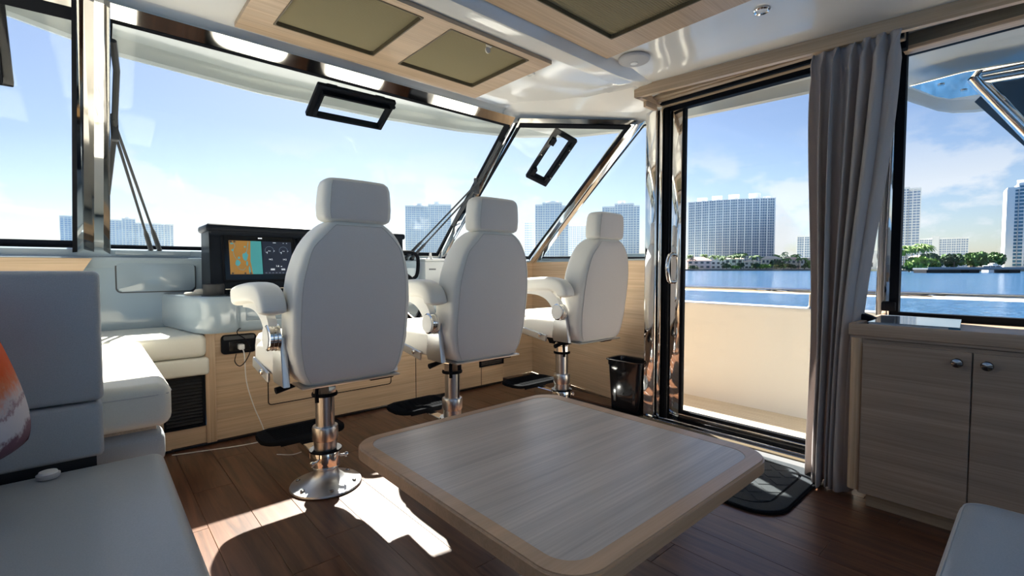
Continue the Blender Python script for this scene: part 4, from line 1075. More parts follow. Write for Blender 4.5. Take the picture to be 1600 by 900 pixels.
cushion(-0.72, 1.86, 0.492, 0.188, 3.05, 0.632, 0.035, 4, 0.006).build('seat_cushion', 'cream_vinyl', be)
cushion(-0.72, 3.055, 0.512, 0.470, 3.645, 0.635, 0.028, 4, 0.006).build('seat_cushion', 'cream_vinyl', be)
cushion(-0.30, 3.050, 0.412, 0.480, 3.62, 0.508, 0.016, 3).build('riser_pad', 'cream_vinyl', be)
MB().tube([(-0.68, 1.858, 0.598), (0.14, 1.858, 0.598), (0.178, 1.87, 0.598), (0.190, 1.91, 0.598), (0.190, 3.02, 0.598)], 0.002, 6).build('piping', 'thread', be)
cushion(-0.10, 1.90, 0.36, 0.172, 2.02, 0.472, 0.03, 4).build('riser_end', 'sofa_vinyl', be)
MB().box(-0.72, 1.93, 0.0, 0.15, 3.06, 0.49, 0.005).build('base', 'oak_y', be)
MB().box(-0.72, 3.07, 0.0, 0.27, 3.6, 0.412, 0.005).build('base', 'oak_x', be)
# pillow
pw_ = MB(); rg = []
N_ = 26
for i in range(N_ + 1):
    u = -1 + 2 * i / N_
    row = []
    for j in range(N_ + 1):
        v = -1 + 2 * j / N_
        t_ = max(0, (1 - u ** 4) * (1 - v ** 4)) ** .55
        row.append((u, v, t_))
    rg.append(row)
mxp = Matrix.Translation((-0.338, 1.52, 0.735)) @ Matrix.Rotation(R(-8), 4, 'X') @ Matrix.Rotation(R(-17), 4, 'Y')
rr_ = random.Random(3)
for sgn in (1, -1):
    pw_.loft([[mxp @ V((u * (0.196 + .012 * (1 - v * v) - .016 * (u * v) ** 4), sgn * 0.085 * t_, v * (0.196 + .012 * (1 - u * u) - .016 * (u * v) ** 4))) for u, v, t_ in row] for row in rg], cap=False, closed=False)
bmesh.ops.remove_doubles(pw_.bm, verts=pw_.bm.verts, dist=0.0008)
o = pw_.build('throw_pillow', 'pillow', label='orange, purple and white paint-streaked throw pillow at the left edge of the sofa', cat='pillow', ang=80)
pk = empty('round_button', (-0.095, 1.715, 0.45), 'small round grey button shaped object lying on the sofa seat below the seat back', 'button')
MB().lathe([(0, 0), (0.022, 0), (0.024, 0.004), (0.024, 0.010), (0.021, 0.012)], (-0.096, 1.715, 0.453), 28).build('body', 'speaker_grey', pk)
MB().lathe([(0.020, 0.012), (0.018, 0.017), (0.010, 0.019), (0, 0.0195)], (-0.096, 1.715, 0.453), 28).build('cap', 'white_plastic', pk)
# stool in the lower right corner
so_ = empty('ottoman', (1.28, -0.2, 0), 'grey upholstered ottoman in the lower right corner', 'ottoman')
m_ = MB(); P_ = rrect(0.98, -0.45, 1.565, 0.118, 0.05, 7)
cxx, cyy = 1.27, -0.17
m_.loft([[V((cxx + (u - cxx) * k, cyy + (v - cyy) * k, z)) for u, v in P_] for z, k in ((0.30, .97), (0.305, .99), (0.32, 1), (0.42, 1), (0.436, .985), (0.446, .955), (0.452, .90), (0.456, .7), (0.458, .3))])
m_.build('cushion', 'sofa_vinyl', so_, ang=60)
MB().tube([V((cxx + (u - cxx) * .965, cyy + (v - cyy) * .965, 0.4445)) for u, v in P_], 0.002, 6, closed=True).build('piping', 'thread', so_)
MB().box(1.0, -0.43, 0.0, 1.545, 0.10, 0.30, 0.008).build('base', 'oak_y', so_)

# ------------------------------------------------------------------ oak cabinet under the aft window
cb = empty('sideboard', (2.6, -0.3, 0), 'oak sideboard with chrome knobs under the starboard window', 'cabinet')
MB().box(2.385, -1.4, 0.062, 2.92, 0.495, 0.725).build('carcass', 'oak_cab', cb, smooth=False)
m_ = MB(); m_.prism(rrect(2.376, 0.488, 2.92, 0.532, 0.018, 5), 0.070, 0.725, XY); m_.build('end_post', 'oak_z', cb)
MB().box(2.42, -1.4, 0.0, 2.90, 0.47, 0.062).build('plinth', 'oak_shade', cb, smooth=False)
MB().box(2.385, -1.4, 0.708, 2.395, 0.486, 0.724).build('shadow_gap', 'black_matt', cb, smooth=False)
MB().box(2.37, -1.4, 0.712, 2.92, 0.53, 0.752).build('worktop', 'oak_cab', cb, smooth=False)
MB().box(2.362, -1.4, 0.722, 2.384, 0.536, 0.772, 0.005, 3).build('fiddle_rail', 'oak_cab', cb)
MB().box(2.384, 0.508, 0.722, 2.90, 0.536, 0.772, 0.005, 3).build('fiddle_rail', 'oak_cab', cb)
for (y0, y1, ky) in ((0.163, 0.486, 0.200), (-0.165, 0.159, 0.122), (-0.49, -0.169, -0.45)):
    d = MB().box(2.368, y0, 0.066, 2.386, y1, 0.694, 0.0015, 1).build('door', 'oak_cab', cb, smooth=False)
    MB().lathe([(0.006, 0.0), (0.006, -0.012), (0.014, -0.018), (0.0175, -0.025), (0.015, -0.032), (0.006, -0.0345), (0, -0.035)], (2.368, ky, 0.655), 24, 'X').build('knob', 'chrome_dark', d)
bkk = empty('ring_binder', (2.58, 0.34, 0.76), 'thick spiral bound chart book lying on the sideboard', 'book')
m_ = MB(); m_.prism([(2.395, 0.475), (2.405, 0.205), (2.80, 0.232), (2.81, 0.505)], 0.7535, 0.776, XY, 0.003, 1); m_.build('pages', 'paper', bkk)
m_ = MB(); m_.prism([(2.392, 0.478), (2.402, 0.200), (2.803, 0.229), (2.813, 0.508)], 0.7765, 0.779, XY, 0.001, 1); m_.build('cover', 'cover_gloss', bkk)
m_ = MB()
for k in range(26):
    t_ = (k + .5) / 26
    p = lerp(V((2.806, 0.235, 0.766)), V((2.815, 0.50, 0.766)), t_)
    m_.tube([p + V((0.011 * math.cos(a), 0, 0.013 * math.sin(a))) for a in [2 * PI * i / 8 for i in range(8)]], 0.0012, 4, closed=True)
m_.build('wire_binding', 'black', bkk, smooth=False)
m_ = MB(); m_.prism([(2.400, 0.232), (2.402, 0.199), (2.46, 0.203), (2.455, 0.235)], 0.7530, 0.7762, XY, 0.001, 1); m_.build('edge_band', 'blue_band', bkk)
m_ = MB(); m_.prism([(0.47, 0.753), (0.545, 0.753), (0.545, 0.79), (0.53, 0.80), (0.50, 0.79), (0.475, 0.775)], 2.54, 2.60, YZ, 0.006, 2)
m_.build('black_clip', 'black', label='small black wedge shaped object on the sideboard at the corner by the curtain', cat='clip')

# ------------------------------------------------------------------ bin and door mat
bn = empty('waste_bin', (2.83, 1.90, 0), 'black plastic waste bin against the oak wall by the door', 'bin')
m_ = MB(); rg = []
def binring(z, g): return [V((u, v, z)) for u, v in rrect(2.748 - g, 1.795 - g, 2.885 + g, 2.034 + g, 0.03 + g * .5, 5)]
for z, g in ((0.0, -0.004), (0.004, 0.0), (0.12, 0.006), (0.30, 0.016), (0.318, 0.017), (0.319, 0.022), (0.352, 0.024), (0.353, 0.033), (0.360, 0.034), (0.362, 0.030), (0.358, 0.020), (0.30, 0.012), (0.01, -0.008)):
    rg.append(binring(z, g))
m_.loft(rg); m_.build('body', 'black_gloss', bn, ang=50)
for y_ in (1.83, 1.985): MB().box(2.738, y_ - .012, 0.06, 2.745, y_ + .012, 0.30, 0.003, 1).build('side_rib', 'black_gloss', bn)
dm = empty('door_mat', (2.33, 1.0, 0), 'dark grey ribbed door mat with a quilted centre in front of the sliding door', 'mat')
MP = []
for k in range(0, 13):
    a = R(180 + 90 * k / 12); MP.append((2.13 + 0.14 * math.cos(a), 0.80 + 0.135 * math.sin(a)))
for k in range(0, 9):
    a = R(270 + 90 * k / 8); MP.append((2.50 + 0.12 * math.cos(a), 0.775 + 0.11 * math.sin(a)))
for k in range(0, 9):
    a = R(90 * k / 8); MP.append((2.50 + 0.12 * math.cos(a), 1.28 + 0.12 * math.sin(a)))
for k in range(0, 9):
    a = R(90 + 90 * k / 8); MP.append((2.13 + 0.14 * math.cos(a), 1.26 + 0.14 * math.sin(a)))
m_ = MB(); m_.prism(MP, 0.001, 0.010, XY, 0.003, 2); m_.build('base', 'rubber', dm)
mcx, mcy = 2.30, 1.03
def shr(k): return [(mcx + (u - mcx) * k, mcy + (v - mcy) * k) for u, v in MP]
m_ = MB(); m_.frame(shr(.97), shr(.82), 0.009, 0.014, XY); m_.build('border', 'mat_rib', dm, smooth=False)
m_ = MB(); m_.prism(shr(.79), 0.009, 0.013, XY); m_.build('centre', 'mat_rib', dm, smooth=False)
m_ = MB()
for i in range(4):
    for j in range(5):
        u, v = 2.13 + i * .11, 0.78 + j * .115
        for du, dv in ((0, 0), (.055, .0575)):
            P_ = [(u + du + .04, v + dv), (u + du, v + dv + .043), (u + du - .04, v + dv), (u + du, v + dv - .043)]
            if 2.08 < u + du < 2.54 and 0.74 < v + dv < 1.30: m_.prism(P_, 0.0125, 0.0155, XY, 0.0015, 1)
m_.build('quilted_lozenge', 'mat_rib', dm, smooth=False)

# ------------------------------------------------------------------ curtain
cu_ = MB(); rows = []
NZ, NX = 46, 240
def cpt(s, t_):
    """s 0..1 along the cloth from forward to aft, t_ 0 top .. 1 bottom"""
    z = 2.04 * (1 - t_) + 0.012 * t_
    w0, w1 = 0.775, 0.448                      # forward and aft edge at the top
    b0, b1 = 0.705, 0.548                      # gathered at the hem
    k = min(1, max(0, (t_ - 0.02) / 0.75)); k = k * k * (3 - 2 * k)
    ya = w0 + (b0 - w0) * k; yb_ = w1 + (b1 - w1) * k
    xm = 2.665 + (2.50 - 2.665) * min(1, t_ * 1.1)
    ph = s * 2 * PI * 6.0 + 0.5 * math.sin(s * 9) + 0.35 * math.sin(2.3 * t_ + s * 5)
    amp = 0.062 * (1 - math.exp(-t_ * 14)) + 0.020
    amp *= 0.75 + 0.35 * math.sin(s * 23.0 + 1.1)
    head = math.exp(-((t_ - 0.055) / 0.03) ** 2)
    xx = xm + amp * math.sin(ph) + 0.010 * head * math.sin(ph * 2 + 1.0) + 0.004 * math.sin(ph * 3 + t_ * 6)
    yy = ya + (yb_ - ya) * s + 0.30 * amp * math.sin(ph * 1.0 + 1.2) * math.cos(s * 3)
    if t_ < .08: yy += 0.010 * math.sin(ph + t_ * 60) * (1 - t_ / .08)
    return V((xx, yy, z))
for i in range(NZ + 1):
    t_ = (i / NZ) ** 1.25
    rows.append([cpt(j / NX, t_) for j in range(NX + 1)])
cu_.loft(rows, cap=False, closed=False)
cur = cu_.build('curtain', 'curtain', label='grey gathered curtain hanging beside the sliding door', cat='curtain', ang=180)
sm = cur.modifiers.new('thickness', 'SOLIDIFY'); sm.thickness = 0.003

# ------------------------------------------------------------------ side deck outside
dk = struct(MB().box(3.075, -2.5, -0.16, 3.80, 6.0, -0.062), 'deck_base', 'white_deck')
for k in range(12):
    x_ = 3.08 + k * 0.058
    MB().box(x_ + .002, -2.5, -0.064, x_ + 0.056, 6.0, -0.052).build('deck_plank', 'teak', dk, smooth=False)
bw = MB()
bw.prism([(3.74, -0.10), (3.70, -0.052), (3.715, -0.01), (3.735, 0.05), (3.745, 0.3), (3.74, 0.66), (3.72, 0.69), (3.72, 0.715), (3.86, 0.72), (3.88, 0.70), (3.86, -0.2)], -2.5, 6.0, lambda u, v, h: V((u, h, v)))
struct(bw, 'bulwark', 'white_deck', ang=40)
sl_ = struct(MB().box(3.07, -2.5, -0.6, 3.9, 6.0, -0.16), 'hull_side', 'gelcoat')
MB().lathe([(0.007, 0), (0.007, -0.004)], (3.744, 1.78, 0.10), 12, 'X').build('drain_cap', 'chrome', sl_)
ry = empty('hand_rail', (3.79, 1.0, 0.72), 'polished steel hand rail along the bulwark outside the door', 'rail')
MB().tube([(3.79, y, 0.835) for y in (-2.4, 0.0, 2.5, 5.8)], 0.022, 14).build('rail', 'chrome', ry)
for y_ in (-1.2, 1.085, 2.9, 4.5):
    MB().tube([(3.79, y_, 0.715), (3.79, y_, 0.825)], 0.016, 12).build('stanchion', 'chrome', ry)
    MB().lathe([(0.03, 0), (0.03, 0.005), (0.018, 0.016)], (3.79, y_, 0.717), 16).build('foot', 'chrome', ry)
fd = struct(MB().prism([(-0.9, 3.9), (3.3, 3.9), (3.05, 5.5), (1.2, 8.0), (-0.9, 8.0)], 1.02, 1.055, XY), 'foredeck', 'deck_grey')
# roof brace on its plate outside the aft window
br = empty('roof_brace', (3.75, 0.3, 2.09), 'polished steel roof brace on a bolted plate outside the aft window', 'brace')
m_ = MB(); m_.prism([(3.70, 0.57), (3.66, 0.33), (3.74, 0.05), (4.05, 0.02), (4.20, 0.28), (4.16, 0.44), (4.04, 0.49)], 2.088, 2.100, XY, 0.002, 1); m_.build('plate', 'chrome', br)
for p in ((3.80, 0.44), (4.02, 0.36), (3.86, 0.12)):
    MB().lathe([(0.016, 0.0), (0.016, -0.004), (0.008, -0.006)], (p[0], p[1], 2.087), 18).build('bolt', 'brushed', br)
MB().tube([(3.82, 0.30, 2.10), (3.84, 0.27, 2.05), (3.95, -0.20, 1.30), (4.0, -0.4, 1.0)], 0.036, 20).build('strut', 'chrome', br)
MB().tube([(3.83, 0.29, 2.075), (3.86, 0.05, 2.070), (3.9, -0.3, 2.07)], 0.034, 18).build('strut', 'chrome', br)
MB().box(3.72, -0.12, 2.02, 3.86, 0.03, 2.10, 0.01).build('mount', 'chrome_dark', br)
m_ = MB(); m_.prism([(0.31, 2.0), (0.22, 2.095), (-0.9, 2.095), (-0.9, 0.8), (-0.55, 0.8), (0.10, 1.70)], 4.0, 4.012, YZ, 0.002, 1); m_.build('side_screen', 'canvas_navy', label='dark navy canvas side screen behind the roof brace outside the aft window', cat='screen')

# ------------------------------------------------------------------ water and shore
WZ = -1.2
struct(MB().face([V(p) for p in ((-3000, -3000, WZ), (3000, -3000, WZ), (3000, 3000, WZ), (-3000, 3000, WZ))]), 'sea', 'water', smooth=False)
cy_, sy_ = math.cos(R(YAW)), math.sin(R(YAW))
FWD, RGT = V((sy_, cy_, 0)), V((cy_, -sy_, 0))
def G(r, d, z=0.0): return RGT * r + FWD * d + V((0, 0, z))     # r metres to the right of the shore view, d metres away
ROT = R(-YAW)
def land(name, P_, z):
    m_ = MB(); m_.prism(P_, WZ - 1, z, lambda u, v, h: G(u, v, h)); return struct(m_, name, 'land', smooth=False)
land('shore_front', [(-520, 560), (-60, 470), (20, 455), (130, 410), (262, 404), (275, 420), (300, 900), (-520, 1100)], 0.1)
land('shore_right', [(262, 404), (268, 330), (300, 320), (480, 300), (620, 300), (620, 900), (300, 900)], 0.1)
m_ = MB(); m_.prism([(110, 405), (262, 401), (262, 403.5), (110, 407.5)], WZ - .5, 0.25, lambda u, v, h: G(u, v, h)); m_.build('seawall', 'seawall', label='low grey seawall along the far shore below the houses', cat='seawall')

# thin summer haze hanging between the shore houses and the towers, a real scattering volume
hm = bpy.data.materials.new('haze'); hm.use_nodes = True
ht = hm.node_tree; ht.nodes.clear()
ho = ht.nodes.new('ShaderNodeOutputMaterial'); hv = ht.nodes.new('ShaderNodeVolumeScatter')
hv.inputs['Color'].default_value = (0.50, 0.76, 1.0, 1); hv.inputs['Density'].default_value = HAZE; hv.inputs['Anisotropy'].default_value = 0.35
ht.links.new(hv.outputs[0], ho.inputs['Volume']); MATS['haze'] = hm
m_ = MB(); m_.loft([[G(r_, d0, 0.2), G(r_, d0 + 42, 0.2), G(r_, d0 + 22, 135)] for r_, d0 in ((-620, 440), (340, 420))]); struct(m_, 'haze', 'haze', smooth=False)

def local(parent_loc, rot): return Matrix.Translation(parent_loc) @ Matrix.Rotation(rot, 4, 'Z')
def tower(label, r, d, w, h, floors, bays, style=0, depth=None, bulge=0.0, drums=(), steps=None, rot=0.0, name='apartment_tower'):
    """far apartment block; local x to the right, -y towards the water"""
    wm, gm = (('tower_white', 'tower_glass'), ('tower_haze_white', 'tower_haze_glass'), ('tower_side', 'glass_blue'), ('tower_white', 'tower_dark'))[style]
    loc = G(r, d, 0.0)
    th_ = math.atan2(r, d); w *= math.cos(th_)          # fronts stand square to the line of sight from the water
    t_ = empty(name, loc, label, 'building', None, ROT - th_ + rot)
    OFF[t_] = V((0, 0, 0))
    dp = depth or w * .35
    steps = steps or [(-.5, .5, 1.0)]
    def yf(x): return -bulge * (1 - (2 * x / w) ** 2)
    core, slab, pier = MB(), MB(), MB()
    fh = h / floors
    for a, b, hk in steps:
        xa, xb = a * w, b * w
        nseg = max(1, int(8 * (b - a))) if bulge else 1
        for k in range(nseg):
            x0, x1 = xa + (xb - xa) * k / nseg, xa + (xb - xa) * (k + 1) / nseg
            y0, y1 = yf(x0), yf(x1)
            pr_ = [(x0, y0 + .9), (x1, y1 + .9), (x1, dp), (x0, dp)]
            core.prism(pr_, 0, h * hk - .3, XY)
            for i in range(1, int(floors * hk) + 1):
                z = i * fh
                slab.prism([(x0 - .25, y0), (x1 + .25, y1), (x1 + .25, dp + .3), (x0 - .25, dp + .3)], z - fh * (.20 if style == 3 else .30), z, XY)
        nb = max(2, int(bays * (b - a)))
        for k in range(nb + 1):
            x = xa + (xb - xa) * k / nb
            y = yf(x)
            pw2 = w / bays * ((0.46 if k % 3 == 0 else 0.14) if style == 3 else (0.32 if k % 2 else 0.16))
            pier.box(x - pw2 / 2, y - (1.3 if style == 3 and k % 3 == 0 else .35), 0, x + pw2 / 2, y + 1.1, h * hk)
        slab.box(xa - .4, min(yf(xa), yf(xb)) - .4, h * hk - fh * .4, xb + .4, dp + .4, h * hk + .8) if not bulge else None
    core.build('glazed_core', gm, t_, smooth=False)
    slab.build('floor_slab', wm, t_, smooth=False, kind='stuff')
    pier.build('pier', wm, t_, smooth=False, kind='stuff')
    for x, rr, hh, zz in drums:
        MB().lathe([(rr, 0), (rr, hh * .8), (rr * 1.04, hh * .8), (rr * 1.04, hh)], (x * w, dp * .45, h * zz - .2), 18).build('roof_drum', wm, t_)
    if style == 2:
        MB().box(-w / 2 - .6, -.3, 0, -w / 2 + w * .13, dp, h * .955).build('blank_wall', 'tower_side', t_, smooth=False)
    return t_
def rd_(x, D): return (x - 800) / 740 * D
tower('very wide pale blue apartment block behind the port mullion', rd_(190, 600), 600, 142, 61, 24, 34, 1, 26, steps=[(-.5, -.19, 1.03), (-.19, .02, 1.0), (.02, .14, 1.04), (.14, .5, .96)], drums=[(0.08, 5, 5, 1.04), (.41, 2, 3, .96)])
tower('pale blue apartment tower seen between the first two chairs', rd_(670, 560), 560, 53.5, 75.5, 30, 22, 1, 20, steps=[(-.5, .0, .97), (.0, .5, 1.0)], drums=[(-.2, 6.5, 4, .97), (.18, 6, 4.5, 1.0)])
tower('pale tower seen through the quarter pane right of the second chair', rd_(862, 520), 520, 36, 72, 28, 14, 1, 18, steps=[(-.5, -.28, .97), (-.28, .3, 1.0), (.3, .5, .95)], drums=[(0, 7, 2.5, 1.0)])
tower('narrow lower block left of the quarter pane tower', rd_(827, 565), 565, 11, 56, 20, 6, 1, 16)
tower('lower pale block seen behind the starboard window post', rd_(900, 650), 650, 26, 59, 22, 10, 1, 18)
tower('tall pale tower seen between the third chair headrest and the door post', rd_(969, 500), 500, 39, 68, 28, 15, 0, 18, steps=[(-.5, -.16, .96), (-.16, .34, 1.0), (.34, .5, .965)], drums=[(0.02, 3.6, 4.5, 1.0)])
tower('large curved apartment block with five roof drums seen through the sliding door', rd_(1139, 470), 470, 85, 68, 27, 36, 3, 22, bulge=7, drums=[(-.34, 4.6, 5, 1.0), (-.16, 4.6, 6, 1.0), (.04, 4.8, 6.5, 1.0), (.28, 5, 6.5, 1.0), (.42, 3, 3, 1.0)])
tower('small far block between the curved tower and the curtain', rd_(1263, 650), 650, 34, 45, 14, 10, 3, 18)
tower('tall tower behind the window post right of the curtain', rd_(1402, 480), 480, 41, 81, 30, 14, 0, 18, steps=[(-.5, .22, 1.0), (.22, .5, .985)])
I_ = tower('long low apartment block with one tall blank slab, behind the trees', rd_(1470, 560), 560, 60, 36, 13, 22, 0, 16)
MB().box(-9, -2, 0, -2.5, 10, 39).build('blank_slab', 'tower_side', I_, smooth=False)
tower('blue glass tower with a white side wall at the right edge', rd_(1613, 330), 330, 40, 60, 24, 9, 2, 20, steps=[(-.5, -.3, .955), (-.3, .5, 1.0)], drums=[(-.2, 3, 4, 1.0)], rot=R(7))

def house(label, r, d, w, h, wallm, roofm, rot=0.0, wins=4, rows=2, flat=False):
    loc = G(r, d, 0.1)
    t_ = empty('waterfront_house', loc, label, 'house', None, ROT - math.atan2(r, d) * .8 + rot); OFF[t_] = V((0, 0, 0))
    dp = w * .6
    MB().box(-w / 2, 0, 0, w / 2, dp, h).build('wall', wallm, t_, smooth=False)
    if flat: MB().box(-w / 2 - .3, -.3, h, w / 2 + .3, dp + .3, h + .8).build('parapet', wallm, t_, smooth=False)
    else:
        m_ = MB(); e_ = .9
        m_.loft([[V(p) for p in ((-w / 2 - e_, -e_, h), (w / 2 + e_, -e_, h), (w / 2 + e_, dp + e_, h), (-w / 2 - e_, dp + e_, h))],
                 [V(p) for p in ((-w * .22, dp * .48, h + w * .16), (w * .22, dp * .48, h + w * .16), (w * .22, dp * .52, h + w * .16), (-w * .22, dp * .52, h + w * .16))]])
        m_.build('roof', roofm, t_, smooth=False)
    for j in range(rows):
        for i in range(wins):
            x = -w / 2 + w * (i + .5) / wins; z = h * (j + .28) / rows
            MB().box(x - w / wins * .26, -.12, z, x + w / wins * .26, .1, z + h / rows * .48).build('window', 'house_window', t_, smooth=False)
    return t_
house('pink house with a red tiled roof left of the shore houses', rd_(1092, 413), 413, 19, 7.5, 'stucco_pink', 'tile_roof')
house('small white flat roofed house beside the pink house', rd_(1122, 416), 416, 12, 7, 'stucco_white', 'tile_roof', flat=True, wins=3)
house('white house with a hipped tan roof', rd_(1146, 419), 419, 15, 9, 'stucco_white', 'tile_roof_pale', wins=3)
house('pale grey low house half hidden by palms', rd_(1174, 418), 418, 12, 6.5, 'stucco_white', 'tile_roof_pale', wins=3)
house('tan villa with a wide tiled roof and tall windows', rd_(1205, 417), 417, 15.5, 9, 'stucco_tan', 'tile_roof_pale', wins=5)
house('long tan villa right of the tan villa with tall windows', rd_(1236, 420), 420, 14, 8.5, 'stucco_tan', 'tile_roof', wins=4)
house('white house with a balcony front beside the curtain', rd_(1263, 415), 415, 12.5, 8, 'stucco_white', 'tile_roof_pale', wins=5)
house('white arched house seen between curtain and window post', rd_(1372, 380), 380, 15, 14, 'stucco_white', 'tile_roof_pale', wins=3, flat=True)
house('small white house behind the dark trees on the right', rd_(1437, 330), 330, 10, 8.5, 'stucco_white', 'tile_roof_pale', wins=2)

def tree(label, r, d, z0, w, h, leafm, n=260, name='tree', seed=1, group='trees on the far shore', lean=0):
    rr = random.Random(seed)
    loc = G(r, d, z0)
    t_ = empty(name, loc, label, 'tree', group); OFF[t_] = V((0, 0, 0))
    MB().tube([V((0, 0, -.5)), V((0, 0, h * .5))], [w * .05, w * .03], 7).build('trunk', 'trunk', t_)
    m_ = MB()
    cl = [(rr.uniform(-.34, .34) * w, rr.uniform(-.3, .3) * w, h * rr.uniform(.38, .80), rr.uniform(.18, .30) * w) for _ in range(9)]
    for _ in range(n):
        cx, cy, cz, cr = rr.choice(cl)
        a, b = rr.uniform(0, 2 * PI), math.asin(rr.uniform(-.8, 1))
        p = V((cx + cr * math.cos(a) * math.cos(b), cy + cr * math.sin(a) * math.cos(b), min(h, max(.1, cz + cr * math.sin(b) * h / w * .9))))
        s_ = rr.uniform(.05, .10) * w
        mx = Matrix.Translation(p) @ Euler((rr.uniform(0, 6), rr.uniform(0, 6), rr.uniform(0, 6))).to_matrix().to_4x4()
        m_.face([mx @ V((-s_, -s_ * .6, 0)), mx @ V((s_, -s_ * .6, 0)), mx @ V((s_ * .7, s_ * .7, s_ * .2)), mx @ V((-s_ * .7, s_ * .6, s_ * .2))])
    m_.build('foliage', leafm, t_, smooth=False)
    return t_
def palm(label, r, d, z0, h, seed, leafm='leaf_mid', group='palms on the far shore'):
    rr = random.Random(seed)
    t_ = empty('palm_tree', G(r, d, z0), label, 'palm', group); OFF[t_] = V((0, 0, 0))
    lx = rr.uniform(-.6, .6)
    MB().tube([V((0, 0, -.5)), V((lx * .4, 0, h * .5)), V((lx, 0, h))], [.22, .16, .13], 6).build('trunk', 'trunk', t_)
    m_ = MB(); L_ = h * .34
    for k in range(16):
        a = 2 * PI * k / 16 + rr.uniform(-.2, .2); up = rr.uniform(-.1, .8)
        dr = V((math.cos(a), math.sin(a), 0)); sd2 = V((-math.sin(a), math.cos(a), 0))
        pts = [V((lx, 0, h)) + dr * L_ * f + V((0, 0, L_ * (up * f - .95 * f * f))) for f in (0, .3, .6, .85, 1.0)]
        ws = [.10, .34, .38, .25, .02]
        for (p, q_, w0, w1) in zip(pts, pts[1:], ws, ws[1:]):
            m_.face([p - sd2 * w0 * 1.6 - V((0, 0, w0)), q_ - sd2 * w1 * 1.6 - V((0, 0, w1)), q_, p]); m_.face([p, q_, q_ + sd2 * w1 * 1.6 - V((0, 0, w1)), p + sd2 * w0 * 1.6 - V((0, 0, w0))])
    m_.build('fronds', leafm, t_, smooth=False)
ORD = 'first second third fourth fifth sixth seventh eighth ninth tenth eleventh twelfth thirteenth fourteenth fifteenth sixteenth seventeenth eighteenth nineteenth twentieth twenty-first'.split()
PALM = '%s palm from the left among the houses on the far shore'
PX = ((1078, 12, 420), (1100, 13, 424), (1112, 12, 426), (1121, 12, 424), (1131, 11.5, 426), (1140, 12, 424), (1129, 10, 411), (1149, 12, 412), (1158, 12.5, 412), (1152, 14, 430), (1161, 14, 428), (1176, 11, 411), (1181, 11.5, 411),
                              (1191, 10.5, 426), (1224, 9, 411), (1231, 9.5, 411), (1247, 9.5, 411), (1257, 9.5, 411), (1244, 13, 426), (1270, 9.5, 411), (1212, 13, 432))
for i, (x, h_, dd) in enumerate(PX):
    palm(PALM % (ORD[sorted(PX).index((x, h_, dd))]), rd_(x, dd), dd, 0.1, h_, 40 + i)
TR = '%s leafy tree from the left among the houses beyond the sliding door'
TX = ((1083, 9, 3.2, 409, 'leaf_dark'), (1135, 8, 5.5, 410, 'leaf_dark'), (1150, 9, 3, 409, 'leaf_mid'), (1157, 7, 6, 410, 'leaf_dark'), (1180, 9, 5, 409, 'leaf_dark'), (1188, 8, 4, 408, 'leaf_bright'), (1197, 8, 4.5, 408, 'leaf_bright'),
                                          (1213, 12, 8, 411, 'leaf_dark'), (1220, 11, 5, 408, 'leaf_mid'), (1236, 8, 5, 409, 'leaf_dark'), (1267, 12, 7, 407, 'leaf_bright'), (1256, 7, 5, 409, 'leaf_dark'), (1225, 13, 18, 520, 'leaf_dark'), (1211, 12, 15, 500, 'leaf_dark'), (1236, 12, 14, 500, 'leaf_mid'))
for i, (x, w_, h_, dd, lm) in enumerate(TX):
    ORDL = ORD[sorted((q[0], q[1], q[3]) for q in TX).index((x, w_, dd))]
    tree(TR % ORDL, rd_(x, dd), dd, 0.0, w_, h_, lm, 200, 'tree', 100 + i)
RT = '%s bushy tree from the left in the green clump at the bridge end'
RX = ((1440, 14, 8, 262, 'leaf_bright'), (1447, 12, 6, 258, 'leaf_mid'), (1434, 10, 9, 266, 'leaf_mid'), (1420, 8, 4, 268, 'leaf_dark'))
for i, (x, w_, h_, dd, lm) in enumerate(RX):
    ORDL = ORD[sorted(q[0] for q in RX).index(x)]
    tree(RT % ORDL, rd_(x, dd), dd, WZ + .3, w_, h_, lm, 420, 'tree', 200 + i, 'trees at the bridge end')
RP = '%s tall bright palm from the left above the green clump at the bridge end'
RPX = ((1414, 13.5, 275), (1424, 13, 278), (1432, 12.5, 272), (1443, 13.5, 274), (1447, 14, 280), (1411, 11, 270), (1438, 14.5, 276))
for i, (x, h_, dd) in enumerate(RPX):
    ORDL = ORD[sorted(q[0] for q in RPX).index(x)]
    palm(RP % ORDL, rd_(x, dd), dd, 0.1, h_, 300 + i, 'leaf_bright', 'palms at the bridge end')
MT = '%s tree from the left in the dense green row behind the bridge'
MX = ((1452, 12, 9, 'leaf_dark'), (1462, 11, 8.5, 'leaf_dark'), (1476, 11, 8, 'leaf_dark'), (1490, 12, 8.5, 'leaf_dark'), (1501, 12, 9, 'leaf_mid'), (1512, 12, 9.5, 'leaf_mid'), (1522, 12, 9.8, 'leaf_mid'), (1533, 12, 10, 'leaf_mid'), (1543, 12, 10, 'leaf_mid'), (1553, 12, 10, 'leaf_mid'), (1562, 12, 9.5, 'leaf_dark'), (1570, 10, 8, 'leaf_dark'))
for i, (x, w_, h_, lm) in enumerate(MX):
    ORDL = ORD[sorted(q[0] for q in MX).index(x)]
    tree(MT % ORDL, rd_(x, 320), 320 + (i % 3) * 6, 0.1, w_, h_ + 1.5, lm, 420, 'tree', 400 + i, 'trees behind the bridge')
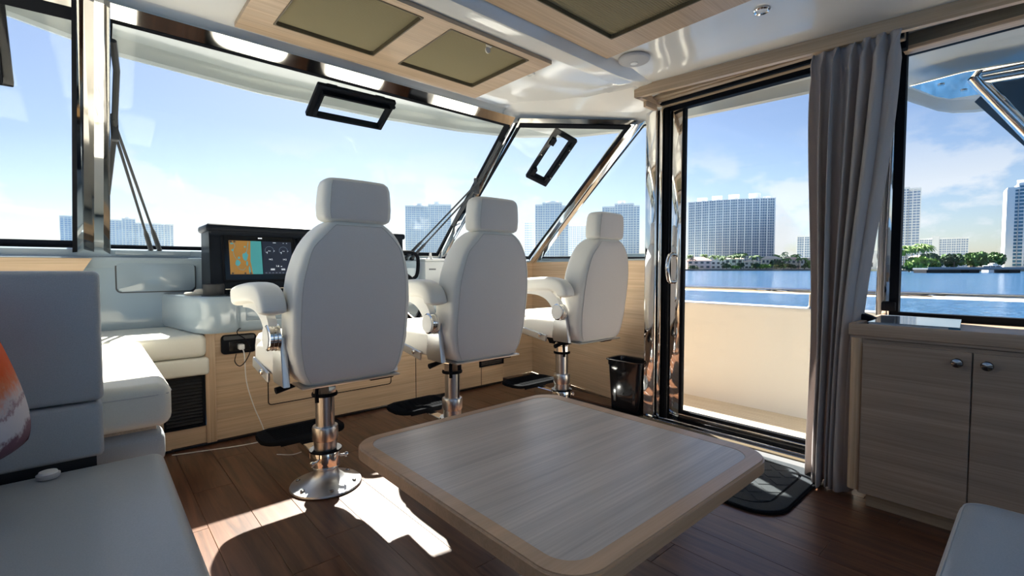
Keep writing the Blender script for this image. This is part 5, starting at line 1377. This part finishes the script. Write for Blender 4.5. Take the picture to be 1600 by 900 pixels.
# bridge
bg_ = empty('road_bridge', G(rd_(1540, 215), 215), 'long low grey concrete bridge over the water on the right', 'bridge', None, ROT); OFF[bg_] = V((0, 0, 0))
x0b, x1b, cb_ = rd_(1440, 215) - rd_(1540, 215), rd_(1720, 215) - rd_(1540, 215), 0
MB().box(x0b, -3, 0.55, x1b, 5, 1.05).build('deck', 'concrete', bg_, smooth=False)
MB().box(x0b, -3.3, 1.05, x1b, -3.0, 1.45).build('parapet', 'concrete', bg_, smooth=False)
MB().box(x0b, -3.1, 0.20, x1b, 5, 0.56).build('girder', 'seawall', bg_, smooth=False)
for a, b in ((1440, 1493), (1506, 1522), (1568, 1585), (1640, 1660)):
    MB().box(rd_(a, 215) - rd_(1540, 215), -2.4, WZ - .5, rd_(b, 215) - rd_(1540, 215), 4.4, 0.22).build('pier', 'black_matt', bg_, smooth=False)
# motor yacht beyond the bridge
yt = empty('motor_yacht', G(rd_(1554, 240), 240, WZ), 'white motor yacht moored beyond the bridge', 'boat', None, ROT); OFF[yt] = V((0, 0, 0))
m_ = MB(); m_.loft([[V((x_, y_ * wd, z_)) for x_, z_, wd in ((-5, 1.7, 1), (-5, -.2, 1), (4, -.2, .6), (6.5, 2.0, .1), (4, 2.0, .8))] for y_ in (-1.8, 1.8)]); m_.build('hull', 'stucco_white', yt, smooth=False)
m_ = MB(); m_.prism([(-4.2, 1.7), (3.2, 1.8), (1.5, 3.3), (-4.4, 3.5)], -1.5, 1.5, XZ); m_.build('cabin', 'house_window', yt, smooth=False)
m_ = MB(); m_.box(-4.8, -1.7, 3.3, 1.8, 1.7, 3.6); m_.box(-2.5, -1.2, 3.6, 0.2, 1.2, 4.2); m_.box(-1.6, -1.3, 4.6, -.4, 1.3, 4.8); m_.build('flybridge', 'stucco_white', yt, smooth=False)
m_ = MB()
for x_ in (-3.8, -1.2, 1.2): m_.box(x_ - .12, -1.55, 1.7, x_ + .12, 1.55, 3.4)
m_.build('window_post', 'stucco_white', yt, smooth=False)
